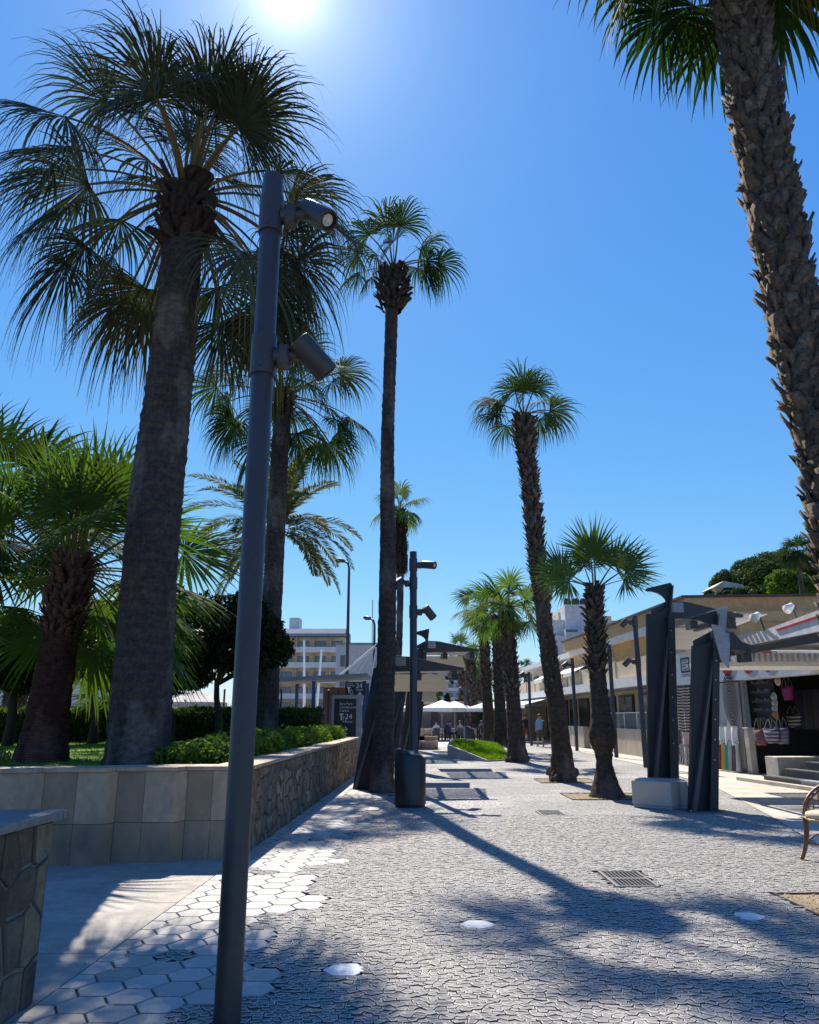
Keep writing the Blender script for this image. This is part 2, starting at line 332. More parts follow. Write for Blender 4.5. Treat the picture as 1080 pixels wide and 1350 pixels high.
# ------------------------------------------------------------------ palms
def norm(a): return a/np.linalg.norm(a, axis=-1, keepdims=True)
def fan_crown(seed, n, pet, blade, e_hi=85, e_lo=-35, power=1.0, droop=0.5, nseg=34, theta=115, curl=1.6, pdroop=0.5, dead=0.05, az0=None, only=None, K=7, sway=0.25, split=0.46, clear=False):
    rng = np.random.default_rng(seed); VV = []; FF = []; TT = []; DD = []; off = 0
    Z = np.array([0, 0, 1.0])
    for i in range(n):
        f = (i+0.5)/n; roll = rng.normal(0, R(22))
        if only:
            az, e, ps, bs = only[i][:4]; az = R(az); e = R(e)
            if len(only[i]) > 4: roll = R(only[i][4])
        else:
            e = R(e_hi + (e_lo-e_hi)*f**power + rng.normal(0, 5)); az = i*2.39996 + (az0 or 0) + rng.normal(0, 0.2)
            if clear and math.sin(az) < -0.6 and e < R(20): az += R(95)
            ps = rng.uniform(0.8, 1.12)*(0.75+0.35*min(1, f*2)); bs = rng.uniform(0.86, 1.12)
        tint = rng.random(); dd = 1.0 if rng.random() < dead*(f > 0.5)*2 else rng.random()**3*0.18
        h = np.array([math.cos(az), math.sin(az), 0]); side = np.array([math.sin(az), -math.cos(az), 0])
        d = h*math.cos(e) + Z*math.sin(e); p = h*0.10 + Z*0.0
        pts = [p.copy()]; L = pet*ps
        for k in range(6):
            d = norm(d - Z*pdroop*(0.12+0.16*math.cos(e)) + side*rng.normal(0, 0.03)); p = p + d*L/6; pts.append(p.copy())
        pts = np.array(pts); ax = d
        side = norm(side + rng.normal(0, sway, 3)*0.6); side = norm(side - ax*np.dot(side, ax)); nr = np.cross(side, ax)
        if nr[2] < 0: nr = -nr
        side = side*math.cos(roll) + nr*math.sin(roll); nr = norm(np.cross(side, ax)); nr = nr if nr[2] > 0 else -nr
        # petiole strip (triangular section)
        w0, w1 = 0.024*blade, 0.012*blade
        for k in range(7):
            wk = w0+(w1-w0)*k/6
            VV.append(np.array([pts[k]-side*wk, pts[k]+nr*wk*0.5, pts[k]+side*wk, pts[k]-nr*wk*0.7]))
        q = []
        for k in range(6):
            for a in range(4): q.append([off+k*4+a, off+k*4+(a+1) % 4, off+k*4+4+(a+1) % 4, off+k*4+4+a])
        FF.append(np.array(q)); TT.append(np.full(28, 1.0)); DD.append(np.full(28, 0.35+0.5*rng.random())); off += 28
        th = R(theta)*rng.uniform(0.9, 1.05); phi = np.linspace(-th, th, nseg); dphi = phi[1]-phi[0]
        Ls = blade*bs*(0.72+0.28*np.cos(phi*0.75))*rng.normal(1, 0.05, nseg)*np.where(rng.random(nseg) < 0.07, rng.uniform(0.55, 0.85, nseg), 1.0)
        tear = np.cumsum(np.where(rng.random(nseg) < 0.13, rng.normal(0, 0.16, nseg), rng.normal(0, 0.02, nseg))); tear -= tear.mean()
        ax2 = norm(ax - Z*0.25*droop*math.cos(e))
        D = np.cos(phi)[:, None]*ax2 + np.sin(phi)[:, None]*side - (0.28*(1-np.cos(phi)))[:, None]*nr*rng.uniform(-0.3, 1.1)
        D = norm(D + (tear*0.35)[:, None]*nr); T = norm(-np.sin(phi)[:, None]*ax2 + np.cos(phi)[:, None]*side)
        pos = np.repeat(pts[-1][None], nseg, 0); P_ = [pos]; cur = D.copy()
        cj = curl*droop*rng.uniform(0.6, 1.4, nseg)
        for k in range(1, K+1):
            s = k/K
            g = cj*max(0, s-split*0.85)*1.15*6/K
            cur = norm(cur - g[:, None]*Z + rng.normal(0, 0.015+0.05*droop*s, (nseg, 3)))
            pos = pos + cur*(Ls/K)[:, None]; P_.append(pos)
        P_ = np.array(P_)                                    # K+1,nseg,3
        s = np.linspace(0, 1, K+1); half = np.where(s <= split, s, split*(1-((s-split)/(1-split))**0.9))[:, None]*(Ls*math.tan(dphi/2))[None]*1.06
        half = np.maximum(half, 0.0015*blade)
        ridge = np.where(np.arange(nseg) % 2 == 0, 1, 1)[None]*half*0.55
        V3 = np.stack([P_ - T[None]*half[..., None], P_ + nr*ridge[..., None], P_ + T[None]*half[..., None]], 2)   # K+1,nseg,3,3
        idx = off + np.arange((K+1)*nseg*3).reshape(K+1, nseg, 3)
        for a in (0, 1):
            FF.append(np.stack([idx[:-1, :, a], idx[:-1, :, a+1], idx[1:, :, a+1], idx[1:, :, a]], -1).reshape(-1, 4))
        nn = (K+1)*nseg*3; VV.append(V3.reshape(-1, 3)); TT.append(np.repeat(np.clip(tint+rng.normal(0, 0.15, nseg), 0, 1)[None, :], (K+1)*3, 0).T.reshape(-1)[:nn])
        tipdead = np.clip((s-0.72)*1.3, 0, 1)[:, None, None]*np.ones((1, nseg, 3))
        DD.append(np.clip(dd + tipdead*0.5, 0, 1).reshape(-1)); off += nn
    return np.concatenate(VV), np.concatenate(FF), np.concatenate(TT), np.concatenate(DD)
def path_eval(ctrl, z):
    zs = [c[2] for c in ctrl]
    return tuple(float(np.interp(z, zs, [c[k] for c in ctrl])) for k in (0, 1, 3))
def smooth_ctrl(ctrl, n=24):
    zs = np.array([c[2] for c in ctrl]); A = np.array([[c[0], c[1], c[3]] for c in ctrl]); out = []
    for i in range(len(ctrl)-1):
        p0 = A[max(i-1, 0)]; p1 = A[i]; p2 = A[i+1]; p3 = A[min(i+2, len(A)-1)]
        for k in range(n):
            t = k/n; q = 0.5*((2*p1)+(-p0+p2)*t+(2*p0-5*p1+4*p2-p3)*t*t+(-p0+3*p1-3*p2+p3)*t**3)
            out.append((q[0], q[1], zs[i]+(zs[i+1]-zs[i])*t, max(0.03, q[2])))
    out.append((A[-1][0], A[-1][1], zs[-1], A[-1][2])); return out
def trunk_mesh(ctrl, seed, rows, cols, jit=0.012, ring=0.0, ringstep=0.16):
    rng = np.random.default_rng(seed); c = smooth_ctrl(ctrl); z0, z1 = c[0][2], c[-1][2]
    V = []; lowf = rng.normal(0, 1, (rows+1, cols))
    for i in range(rows+1):
        z = z0+(z1-z0)*i/rows; x, y, r = path_eval(c, z)
        q0 = (z/ringstep + 0.35*math.sin(z*2.1)) % 1.0; rr = r*(1+ring*(1.6*q0-0.8)*(0.6+0.4*math.sin(z*5.3)) + 0.012*math.sin(z*1.7+1)*(1 if ring else 0))
        for k in range(cols):
            a = 2*math.pi*k/cols; q = rr + jit*lowf[i, k] + 0.025*r*math.sin(3*a+z*1.3)
            V.append((x+q*math.cos(a), y+q*math.sin(a), z+0.01*lowf[i, (k+3) % cols]))
    F = [(i*cols+k, i*cols+(k+1) % cols, (i+1)*cols+(k+1) % cols, (i+1)*cols+k) for i in range(rows) for k in range(cols)]
    return np.array(V), np.array(F)
def boots_mesh(ctrl, z0, z1, seed, size=0.17, dz=0.085, per=9, out=0.07, up=1.0, flare=None):
    rng = np.random.default_rng(seed); c = smooth_ctrl(ctrl); V = []; F = []; T = []; n = 0; z = z0; row = 0
    while z < z1:
        x, y, r = path_eval(c, z)
        if flare: r = r+flare(z)
        for k in range(per):
            if rng.random() < 0.08: continue
            a = 2*math.pi*(k+0.5*(row % 2))/per + rng.normal(0, 0.12); zz = z+rng.normal(0, dz*0.3)
            h = Vector((math.cos(a), math.sin(a), 0)); t = Vector((-math.sin(a), math.cos(a), 0)); u = Vector((0, 0, 1))
            s = size*rng.uniform(0.7, 1.3); o = out*rng.uniform(0.4, 1.7); sk = t*rng.normal(0, 0.3)*s
            wb, wm, wt = s*0.52, s*0.36, s*rng.uniform(0.2, 0.42); th = s*0.16
            b0 = Vector((x, y, zz)) + h*(r-0.02)
            m0 = b0 + h*(0.02+o*0.55) + u*s*0.5*up + sk*0.5; e0 = b0 + h*(0.02+o*1.25) + u*s*(0.95+rng.normal(0, 0.12))*up + sk
            secs = [(b0, wb), (m0, wm), (e0, wt)]; ids = []
            for (q, wq) in secs:
                V += [q - t*wq, q + h*th*0.6, q + t*wq, q - h*th*0.9 - u*th*0.3]
            V[-1] = e0 - h*th*0.2
            for l in (0, 1):
                for m_ in range(4): F.append((n+l*4+m_, n+l*4+(m_+1) % 4, n+l*4+4+(m_+1) % 4, n+l*4+4+m_))
            F.append((n+8, n+9, n+10, n+11)); T += [min(1, max(0, rng.normal(0.45, 0.25)))]*9; n += 12
        z += dz*rng.uniform(0.85, 1.15); row += 1
    return np.array([tuple(v) for v in V]), np.array(F), np.array(T)
def palm(name, label, loc, ctrl, crown, bark, leaf, boots=None, boot_mat=None, rows=60, cols=20, seed=1, crown_at=None, ring=0.0, ringstep=0.16, jit=0.01, group='fan palms along the promenade', skirt=None, roots=0):
    t = thing(name, label, 'palm tree', loc, 0, group)
    V, F = trunk_mesh(ctrl, seed, rows, cols, jit, ring, ringstep)
    parts_v, parts_f, mi, tint = [V], [F], [np.zeros(len(F), int)], [np.zeros(len(F))]
    mats = [bark]
    if boots:
        mats.append(boot_mat or M_BOOT); off = len(V)
        for k, bk in enumerate(boots if isinstance(boots, list) else [boots]):
            v2, f2, t2 = boots_mesh(ctrl, seed=seed+7+k, **bk)
            parts_v.append(v2); parts_f.append(f2+off); off += len(v2); mi.append(np.ones(len(f2), int)); tint.append(t2)
    if roots:
        rng = np.random.default_rng(seed+3); off = sum(len(a) for a in parts_v)
        for k in range(roots):
            a = rng.uniform(0, 6.28); b0 = ctrl[0][3]*rng.uniform(0.75, 1.0)
            m = MB(); rr = rng.uniform(0.05, 0.11)*ctrl[0][3]/0.35
            m.lathe([(0.001, rr*1.6), (rr*0.8, rr*1.2), (rr*1.1, rr*0.3), (rr*1.2, -0.02)], 7, 0, (math.cos(a)*b0, math.sin(a)*b0, rng.uniform(0, 0.22)))
            parts_v.append(np.array(m.v)); parts_f.append(np.array(m.f)+off); off += len(m.v); mi.append(np.zeros(len(m.f), int)); tint.append(np.zeros(len(m.f)))
    npmesh('trunk', np.concatenate(parts_v), np.concatenate(parts_f), mats, t, face_attr={'tint': np.concatenate(tint)}, mi=np.concatenate(mi))
    ca = crown_at or (ctrl[-1][0], ctrl[-1][1], ctrl[-1][2])
    V, F, T, D = fan_crown(seed=seed+11, **crown)
    npmesh('crown', V, F, leaf, t, loc=ca, point_attr={'tint': T, 'dead': D})
    if skirt:
        z0, z1, rad, n, ln = skirt; rng = np.random.default_rng(seed+5); V = []; F = []
        for k in range(n):
            z = rng.uniform(z0, z1); x, y, r = path_eval(smooth_ctrl(ctrl), z); a = rng.uniform(0, 6.283)
            o = r+rad*rng.uniform(0.3, 1.0); h = np.array([math.cos(a), math.sin(a), 0]); tt = np.array([-math.sin(a), math.cos(a), 0])
            l = ln*rng.uniform(0.6, 1.3); wd = 0.03*rng.uniform(0.6, 1.5); b = np.array([x, y, z]); b1 = b+h*o; b2 = b1+h*rad*0.15+tt*rng.normal(0, 0.08)-np.array([0, 0, l])
            i = len(V); V += [b+h*r*0.5-tt*wd, b+h*r*0.5+tt*wd, b1-tt*wd*1.3, b1+tt*wd*1.3, b2-tt*wd*0.3, b2+tt*wd*0.3]
            F += [(i, i+1, i+3, i+2), (i+2, i+3, i+5, i+4)]
        npmesh('dead_skirt', np.array(V), np.array(F), M_SKIRT, t, point_attr={'tint': np.repeat(rng.random(n), 6), 'dead': np.zeros(6*n)})
    return t
def date_palm(name, label, loc, h, r, n, length, seed, leafmat_=None, group='date palms beyond the garden', e_hi=80, e_lo=-25, bend=0.9, nl=46):
    rng = np.random.default_rng(seed); t = thing(name, label, 'palm tree', loc, 0, group)
    ctrl = [(0, 0, -0.1, r*1.3), (0.02, 0, h*0.5, r), (0, 0, h, r*1.1)]
    V, F = trunk_mesh(ctrl, seed, 30, 14, 0.01); off = len(V)
    v2, f2, t2 = boots_mesh(ctrl, h*0.45, h, seed, size=0.2, per=8, dz=0.12, out=0.09)
    npmesh('trunk', np.concatenate([V, v2]), np.concatenate([F, f2+off]), [M_BARK2, M_BOOT], t, face_attr={'tint': np.concatenate([np.zeros(len(F)), t2])}, mi=np.concatenate([np.zeros(len(F), int), np.ones(len(f2), int)]))
    V = []; F = []; T = []; Z = Vector((0, 0, 1))
    for i in range(n):
        f = (i+0.5)/n; e = R(e_hi+(e_lo-e_hi)*f+rng.normal(0, 5)); az = i*2.39996+rng.normal(0, 0.25)
        d = Vector((math.cos(e)*math.cos(az), math.cos(e)*math.sin(az), math.sin(e))); p = Vector((0, 0, 0)); L = length*rng.uniform(0.85, 1.1)
        K = nl; tint = rng.random()
        for k in range(K):
            s = k/K; d = (d - Z*bend*math.cos(e)*(0.3+s*1.4)/K*1.3 - Z*0.25/K).normalized()
            q = p+d*L/K; sd = d.cross(Z); sd = sd.normalized() if sd.length > 1e-3 else Vector((1, 0, 0)); up = sd.cross(d)
            wd = 0.022*(1-s*0.7); i0 = len(V); V += [p-sd*wd, p+sd*wd, q+sd*wd, q-sd*wd]; F.append((i0, i0+1, i0+2, i0+3)); T += [tint]*4
            if s > 0.12:
                ll = length*0.17*math.sin(math.pi*min(1, 0.12+s*0.86))**0.6*rng.uniform(0.85, 1.15)
                for sg in (-1, 1):
                    dirv = (sd*sg*0.72 + d*0.62 + up*0.28 - Z*0.12 + Vector(rng.normal(0, 0.09, 3))).normalized(); wv = dirv.cross(up).normalized()*0.034
                    i0 = len(V); m = q+dirv*ll*0.5; tip = q+dirv*ll - Z*ll*0.12
                    V += [q-wv*0.5, m-wv, tip, m+wv]; F.append((i0, i0+1, i0+2, i0+3)); T += [tint]*4
            p = q
    npmesh('crown', np.array([tuple(v) for v in V]), np.array(F), leafmat_ or M_DATE, t, loc=(0, 0, h), point_attr={'tint': T, 'dead': np.random.default_rng(seed).random(len(T))*0.2})
    return t
# ================================================================== THE SETTING
rngp = random.Random(5); npr = np.random.default_rng(5)
SL = 0.0326
def wallx(Y): return -2.0 + SL*(Y-9.5)
M_GROUND = pm('far_ground', (0.20, 0.18, 0.15), (0.27, 0.25, 0.21), 0.3)
gm = MB(); gm.add([(-900, -60, -0.03), (900, -60, -0.03), (900, 2500, -0.03), (-900, 2500, -0.03)], [(0, 1, 2, 3)])
struct(gm.build('ground', M_GROUND))
# far cobbles (same stones, drawn by the material)
def cobble_mat():
    m, nt, b = newmat('cobbles'); v = coords(nt, (1, 1.45, 1))
    ns = nt.nodes.new('ShaderNodeTexNoise'); ns.inputs['Scale'].default_value = 3; nt.links.new(v, ns.inputs['Vector'])
    ad = nt.nodes.new('ShaderNodeVectorMath'); ad.operation = 'MULTIPLY_ADD'; ad.inputs[1].default_value = (0.06, 0.06, 0)
    nt.links.new(ns.outputs['Color'], ad.inputs[0]); nt.links.new(v, ad.inputs[2])
    vo = nt.nodes.new('ShaderNodeTexVoronoi'); vo.feature = 'DISTANCE_TO_EDGE'; vo.inputs['Scale'].default_value = 12.0
    vc = nt.nodes.new('ShaderNodeTexVoronoi'); vc.inputs['Scale'].default_value = 12.0
    nt.links.new(ad.outputs[0], vo.inputs['Vector']); nt.links.new(ad.outputs[0], vc.inputs['Vector'])
    sp = nt.nodes.new('ShaderNodeSeparateColor'); nt.links.new(vc.outputs['Color'], sp.inputs[0])
    c = mixc(nt, sp.outputs[0], (0.138, 0.134, 0.13), (0.335, 0.32, 0.30))
    c = mixc(nt, ramp(nt, noise(nt, v, 0.35, 4), 0.48, 0.62), c, (0.50, 0.45, 0.42))
    e = ramp(nt, vo.outputs['Distance'], 0.055, 0.085)
    c = mixc(nt, ramp(nt, vo.outputs['Distance'], 0.10, 0.17), (0.48, 0.45, 0.40), c)
    c = mixc(nt, e, (0.07, 0.07, 0.075), c)
    nt.links.new(c, b.inputs['Base Color']); b.inputs['Roughness'].default_value = 0.75
    bump(nt, b, ramp(nt, vo.outputs['Distance'], 0.04, 0.18), 0.7, 0.012)
    return m
M_COBBLE = cobble_mat()
STONE_FAR = 13.6
sh = MB(); sh.add([(-3.2, STONE_FAR, 0), (10.5, STONE_FAR, 0), (10.5, 75, 0), (-3.2, 75, 0)], [(0, 1, 2, 3)])
struct(sh.build('cobbled_promenade', M_COBBLE))
M_BED = pm('paving_joints', (0.08, 0.077, 0.075), (0.14, 0.135, 0.13), 9, 0.95)
bd = MB(); bd.add([(-2.6, -6, -0.004), (14, -6, -0.004), (14, STONE_FAR, -0.004), (-2.6, STONE_FAR, -0.004)], [(0, 1, 2, 3)])
struct(bd.build('paving_bed', M_BED))
# hexagonal tiles along the wall
HS = 0.152; hx, hy = HS*1.5, HS*math.sqrt(3)
def hexa(cu, cv, s=HS): return [(cu+s*math.cos(R(60*k)), cv+s*math.sin(R(60*k))) for k in range(6)]
hex_polys = []; hexset = []; HEXC = []
jag = {}
chips = [G(235, 1264), G(334, 1151)]
for row in range(-10, 92):
    for colm in range(-1, 8):
        cu = colm*hx + 0.05; cv = 3.2 + row*hy + (hy/2 if colm % 2 else 0)
        if cv < 0.5: continue
        lim = 1.02 + 0.18*math.sin(cv*2.7) + 0.14*math.sin(cv*6.1+1) + (0.15 if 8.5 < cv < 9.5 else 0)
        if cu > lim: continue
        X = cu + wallx(cv); 
        if any(abs(X-c.x) < 0.14 and abs(cv-c.y) < 0.13 for c in chips): continue
        HEXC.append((X, cv))
        poly = [(max(p[0], 0.012)+wallx(p[1]), p[1]) for p in hexa(cu, cv)]
        if cu < -0.1: continue
        hex_polys.append(poly)
singles = [G(455, 1281), G(630, 1221), G(988, 1210), G(500, 1101)]
M_HEX = stonemat('hexagon_concrete', (0.44, 0.405, 0.35), (0.66, 0.61, 0.54), rim=(0.36, 0.34, 0.30), rough=0.6, bs=0.35)
struct(stones('hexagonal_paving', hex_polys, 0.006, 0.014, 0.004, M_HEX, rngp, tilt=0.012, hj=0.001))
M_HEXW = pm('pale_hexagon', (0.80, 0.78, 0.74), (0.70, 0.68, 0.65), 6, 0.55)
for i, c in enumerate(singles[:3]):
    o = stones('pale_paving_hexagon', [hexa(0, 0, 0.145)], 0.002, 0.016, 0.004, M_HEXW, rngp, loc=(c.x, c.y, -0.002))
    tag(o, ['pale hexagonal slab set in the cobbles beside the nearest dark lamp post', 'pale hexagonal slab alone in the middle of the cobbles', 'pale hexagonal slab in the cobbles beside the sandy tree pit'][i], 'paving slab', 'pale hexagonal slabs in the cobbles')
# individual stones
pts = []
Yc = 0.8
target = []
gridp = {}
def far_enough(x, y, d):
    gx, gy = int(x//d), int(y//d)
    for a in (gx-1, gx, gx+1):
        for b in (gy-1, gy, gy+1):
            for q in gridp.get((a, b), ()):
                if (q[0]-x)**2+(q[1]-y)**2 < d*d: return False
    gridp.setdefault((gx, gy), []).append((x, y)); return True
while Yc < STONE_FAR+0.4:
    x0, x1 = -2.3, min(9.6, 0.60*Yc+2.2)
    for k in range(int((x1-x0)*0.2*1300)):
        x, y = rngp.uniform(x0, x1), Yc+rngp.uniform(0, 0.2)
        if far_enough(x, y*1.5, 0.041): pts.append((x, y))
    Yc += 0.2
AN = 1.5     # the chips lie mostly across the promenade
cells = [[(a, b/AN) for a, b in c] for c in vor([(x, y*AN) for x, y in pts], (-2.4, 9.8, 0.7*AN, (STONE_FAR+0.5)*AN))]
hexgrid = {}
for X, Y in HEXC: hexgrid.setdefault((round(X/0.3), round(Y/0.3)), []).append((X, Y))
def terrace_edge(Y): return float(np.interp(Y, [9, 13.5, 18.5, 27, 43, 60], [4.9, 6.0, 7.1, 8.0, 8.1, 8.3]))
pits = [(3.40, 4.75, 6.15, 7.74), (3.25, 4.9, 16.05, 17.35), (3.3, 4.75, 20.05, 21.3), (-1.35, 0.15, 16.9, 18.3)]
grates = [(2.00, 2.42, 8.02, 8.78), (2.2, 2.62, 13.6, 14.2)]
keep = []
for p, poly in zip(pts, cells):
    x, y = p
    if len(poly) < 3 or not (0.9 < y < STONE_FAR) or x > terrace_edge(y)-0.03 or x < wallx(y)+0.02: continue
    if any(a-0.03 < x < b+0.03 and c-0.03 < y < d+0.03 for a, b, c, d in pits+grates): continue
    if any((x-c.x)**2+(y-c.y)**2 < 0.135**2 for c in singles[:3]): continue
    gx, gy = round(x/0.3), round(y/0.3); hit = False
    for a in (-1, 0, 1):
        for b in (-1, 0, 1):
            for q in hexgrid.get((gx+a, gy+b), ()):
                if (q[0]-x)**2 + (q[1]-y)**2 < (HS*0.93)**2: hit = True
    if hit: continue
    if max(q[0] for q in poly)-min(q[0] for q in poly) > 0.6: continue
    if y > 17:
        if rngp.random() < 0: continue
    keep.append(poly)
def reds(x, y):
    v = 1 if (11.0+0.4*math.sin(x*5) < y < 18.5 and -1.6 < x < 0.35+0.25*math.sin(y*3)) else (1 if 18.6 < y < 19.2 and x < 2.6 else 0)
    return v*rngp.uniform(0.55, 1.0) if rngp.random() < 0.85 else 0.12*rngp.random()
M_STONE = stonemat('cobble_stone', (0.118, 0.115, 0.112), (0.325, 0.31, 0.29), rim=(0.50, 0.46, 0.40), joint_shade=(0.085, 0.083, 0.082), wear=True, rough=0.7, bs=0.3, red=(0.36, 0.235, 0.20))
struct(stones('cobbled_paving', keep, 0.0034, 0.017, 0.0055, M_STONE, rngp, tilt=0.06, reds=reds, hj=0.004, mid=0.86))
# sheets: pale terrace, concrete driveway, plaza, tree pits
M_TERR = pm('pale_terrace', (0.56, 0.51, 0.43), (0.44, 0.40, 0.34), 0.9, 0.8, 0.25, 30, stain=(0.33, 0.30, 0.26), stscale=1.7)
tb = MB(); ys = [9, 13.5, 18.5, 27, 43, 60]
tb.add([(terrace_edge(y), y, 0.010) for y in ys] + [(15, y, 0.010) for y in ys], [(i, i+6, i+7, i+1) for i in range(5)])
struct(tb.build('terrace_pavement', M_TERR))
M_CONC = pm('driveway_concrete', (0.42, 0.375, 0.315), (0.32, 0.285, 0.24), 1.3, 0.75, 0.3, 45, stain=(0.24, 0.23, 0.21), stscale=2.2)
cb = MB()
for (x0, x1) in ((-14, -4.4), (-4.392, 0)):
    for (y0, y1) in ((-4, 5.9), (5.908, 7.4), (7.408, 10.2)):
        e = lambda y: (wallx(y)+0.004 if x1 == 0 else x1)
        cb.prism([(x0, y0), (e(y0), y0), (e(y1), y1), (x0, y1)], 'z', -0.02, 0.008)
struct(cb.build('driveway', M_CONC))
M_PLAZA = pm('plaza_slabs', (0.62, 0.60, 0.57), (0.52, 0.50, 0.48), 0.8, 0.7)
pl = MB(); pl.add([(-8, 43.5, 0.008), (5.5, 43.5, 0.008), (7.8, 75, 0.008), (-16, 75, 0.008)], [(0, 1, 2, 3)])
struct(pl.build('plaza_pavement', M_PLAZA))
M_SAND = pm('pit_sand', (0.42, 0.33, 0.20), (0.30, 0.22, 0.13), 14, 0.95, 0.9, 60, stain=(0.20, 0.14, 0.08), stscale=4)
for i, (a, b, c, d) in enumerate(pits):
    q = MB(); q.box(a, b, c, d, -0.03, 0.004)
    for (x0, x1, y0, y1) in ((a-0.012, a, c, d), (b, b+0.012, c, d), (a-0.012, b+0.012, c-0.012, c), (a-0.012, b+0.012, d, d+0.012)):
        q.box(x0, x1, y0, y1, -0.03, 0.02, 1)
    struct(q.build('tree_pit', [M_SAND, pm('pit_edge', (0.09, 0.08, 0.07), None, 8, 0.6)]))
def pebbles(a, b, c, d, n, seed):
    r = np.random.default_rng(seed); x = r.uniform(a+0.02, b-0.02, n); y = r.uniform(c+0.02, d-0.02, n); s = r.uniform(0.006, 0.02, n)
    k = np.array([(1, 0, 0), (-.5, .9, 0), (-.5, -.9, 0), (0, 0, 0.9)]); V = np.stack([x, y, x*0+0.004], 1)[:, None, :] + (k[None]*s[:, None, None])*r.uniform(0.6, 1.4, (n, 4, 1))
    o = 4*np.arange(n)[:, None, None]; F = (o + np.array([(0, 1, 3), (1, 2, 3), (2, 0, 3)])[None]).reshape(-1, 3); return V.reshape(-1, 3), F
M_PEB = pm('pit_gravel', (0.40, 0.31, 0.19), (0.20, 0.15, 0.09), 40, 0.95)
for i, q in enumerate(pits[:3]):
    V, F = pebbles(*q, (2600, 1500, 1200)[i], 70+i); o = npmesh('gravel', V, F, M_PEB); o['kind'] = 'stuff'
# drain grates
M_IRON = pm('cast_iron', (0.10, 0.10, 0.10), (0.06, 0.06, 0.06), 12, 0.5, 0.2, 60, metal=0.6)
M_VOID = pm('drain_void', (0.012, 0.012, 0.013), None, 5, 0.9)
for i, (a, b, c, d) in enumerate(grates):
    g = thing('drain_grate', ['cast iron drain grate in the cobbles before the palm shadow', 'small far drain grate in the cobbles level with the black bin'][i], 'drain grate', (a, c, 0), 0, 'drain grates in the cobbles')
    m = MB(); W, D = b-a, d-c
    for (x0, x1, y0, y1) in ((0, W, 0, 0.025), (0, W, D-0.025, D), (0, 0.025, 0.025, D-0.025), (W-0.025, W, 0.025, D-0.025), (0.025, W-0.025, D/2-0.02, D/2+0.02)):
        m.box(x0, x1, y0, y1, -0.02, 0.02)
    m.build('frame', pm('worn_iron', (0.22, 0.21, 0.20), (0.15, 0.145, 0.14), 12, 0.6), g)
    m = MB(); n = 9
    for half in (0, 1):
        y0, y1 = (0.03, D/2-0.025) if half == 0 else (D/2+0.025, D-0.03)
        for k in range(n):
            x = 0.03+(W-0.06)*k/n; m.box(x, x+(W-0.06)/n*0.5, y0, y1, -0.01, 0.016)
    m.build('bars', M_IRON, g)
    m = MB(); m.box(0.026, W-0.026, 0.026, D-0.026, -0.03, -0.008); m.build('pit', M_VOID, g)
# ------------------------------------------------------------------ left walls
def rubble(Lg, H, size, seed, jx=1.0):
    r = random.Random(seed); p = []; nx = int(Lg/(size*jx)); nz = max(2, int(H/size))
    for i in range(nx):
        for k in range(nz): p.append(((i+0.5+r.uniform(-.48, .48))*Lg/nx, (k+0.5+r.uniform(-.48, .48))*H/nz))
    return vor(p, (0, Lg, 0, H))
def wallM(x, y, z, ang):
    """local (a,b,h) -> along the wall, up, out to the street (+X side)"""
    d = Vector((math.sin(ang), math.cos(ang), 0)); n = Vector((math.cos(ang), -math.sin(ang), 0))
    M = Matrix.Identity(4); M.col[0] = (*d, 0); M.col[1] = (0, 0, 1, 0); M.col[2] = (*n, 0); M.col[3] = (x, y, z, 1); return M
AW = math.atan(SL)
M_RUB = stonemat('rubble_stone', (0.10, 0.072, 0.043), (0.42, 0.31, 0.18), c3=(0.21, 0.19, 0.16), rim=(0.14, 0.115, 0.085), rough=0.85, bs=1.0, mott=0.8)
M_MORTAR = pm('mortar', (0.30, 0.27, 0.22), (0.21, 0.19, 0.155), 12, 0.95, 0.6, 60)
M_SLATE = pm('coping_slate', (0.20, 0.195, 0.185), (0.13, 0.13, 0.13), 3, 0.55, 0.35, 30, stain=(0.28, 0.27, 0.25), stscale=4)
# near planter wall
npw = thing('stone_planter_wall', 'near rubble stone planter wall with a slate coping at the frame edge', 'wall', (wallx(4.95), 4.95, 0))
m = MB(); m.box(-0.45, -0.035, -9, 0.0, 0, 1.0, M=Matrix.Rotation(-AW, 4, 'Z')); m.box(-4.5, -0.45, -0.36, 0.0, 0, 1.0, M=Matrix.Rotation(-AW, 4, 'Z')); m.build('wall', M_MORTAR, npw)
stones('stone_facing', rubble(9, 1.0, 0.21, 3, 0.95), 0.011, 0.020, 0.008, M_RUB, random.Random(1), npw, M=wallM(-0.035-9*SL, -9, 0, AW), hj=0.008, tilt=0.05)
stones('stone_facing', rubble(4.3, 1.0, 0.27, 4, 0.8), 0.010, 0.03, 0.012, M_RUB, random.Random(2), npw, M=Matrix(((-1, 0, 0, -0.02), (0, 0, 1, 0.0), (0, 1, 0, 0), (0, 0, 0, 1))), hj=0.006)
m = MB(); RM = Matrix.Rotation(-AW, 4, 'Z')
for k in range(7): m.box(-0.50, 0.045, -0.02-1.3*(k+1)+0.006, -0.02-1.3*k, 1.003, 1.05, M=RM)
for k in range(3): m.box(-0.506-1.3*(k+1)+0.006, -0.506-1.3*k, -0.40, 0.03, 1.003, 1.05, M=RM)
m.box(-0.50, 0.045, -0.014, 0.03, 1.003, 1.05, M=RM)
m.build('coping', M_SLATE, npw, bevel=0.006)
m = MB(); m.box(-4.5, -0.45, -9, -0.36, 0.4, 0.93, M=RM); m.build('soil', pm('planter_soil', (0.07, 0.05, 0.035), None, 9, 0.95, 0.8, 30), npw)
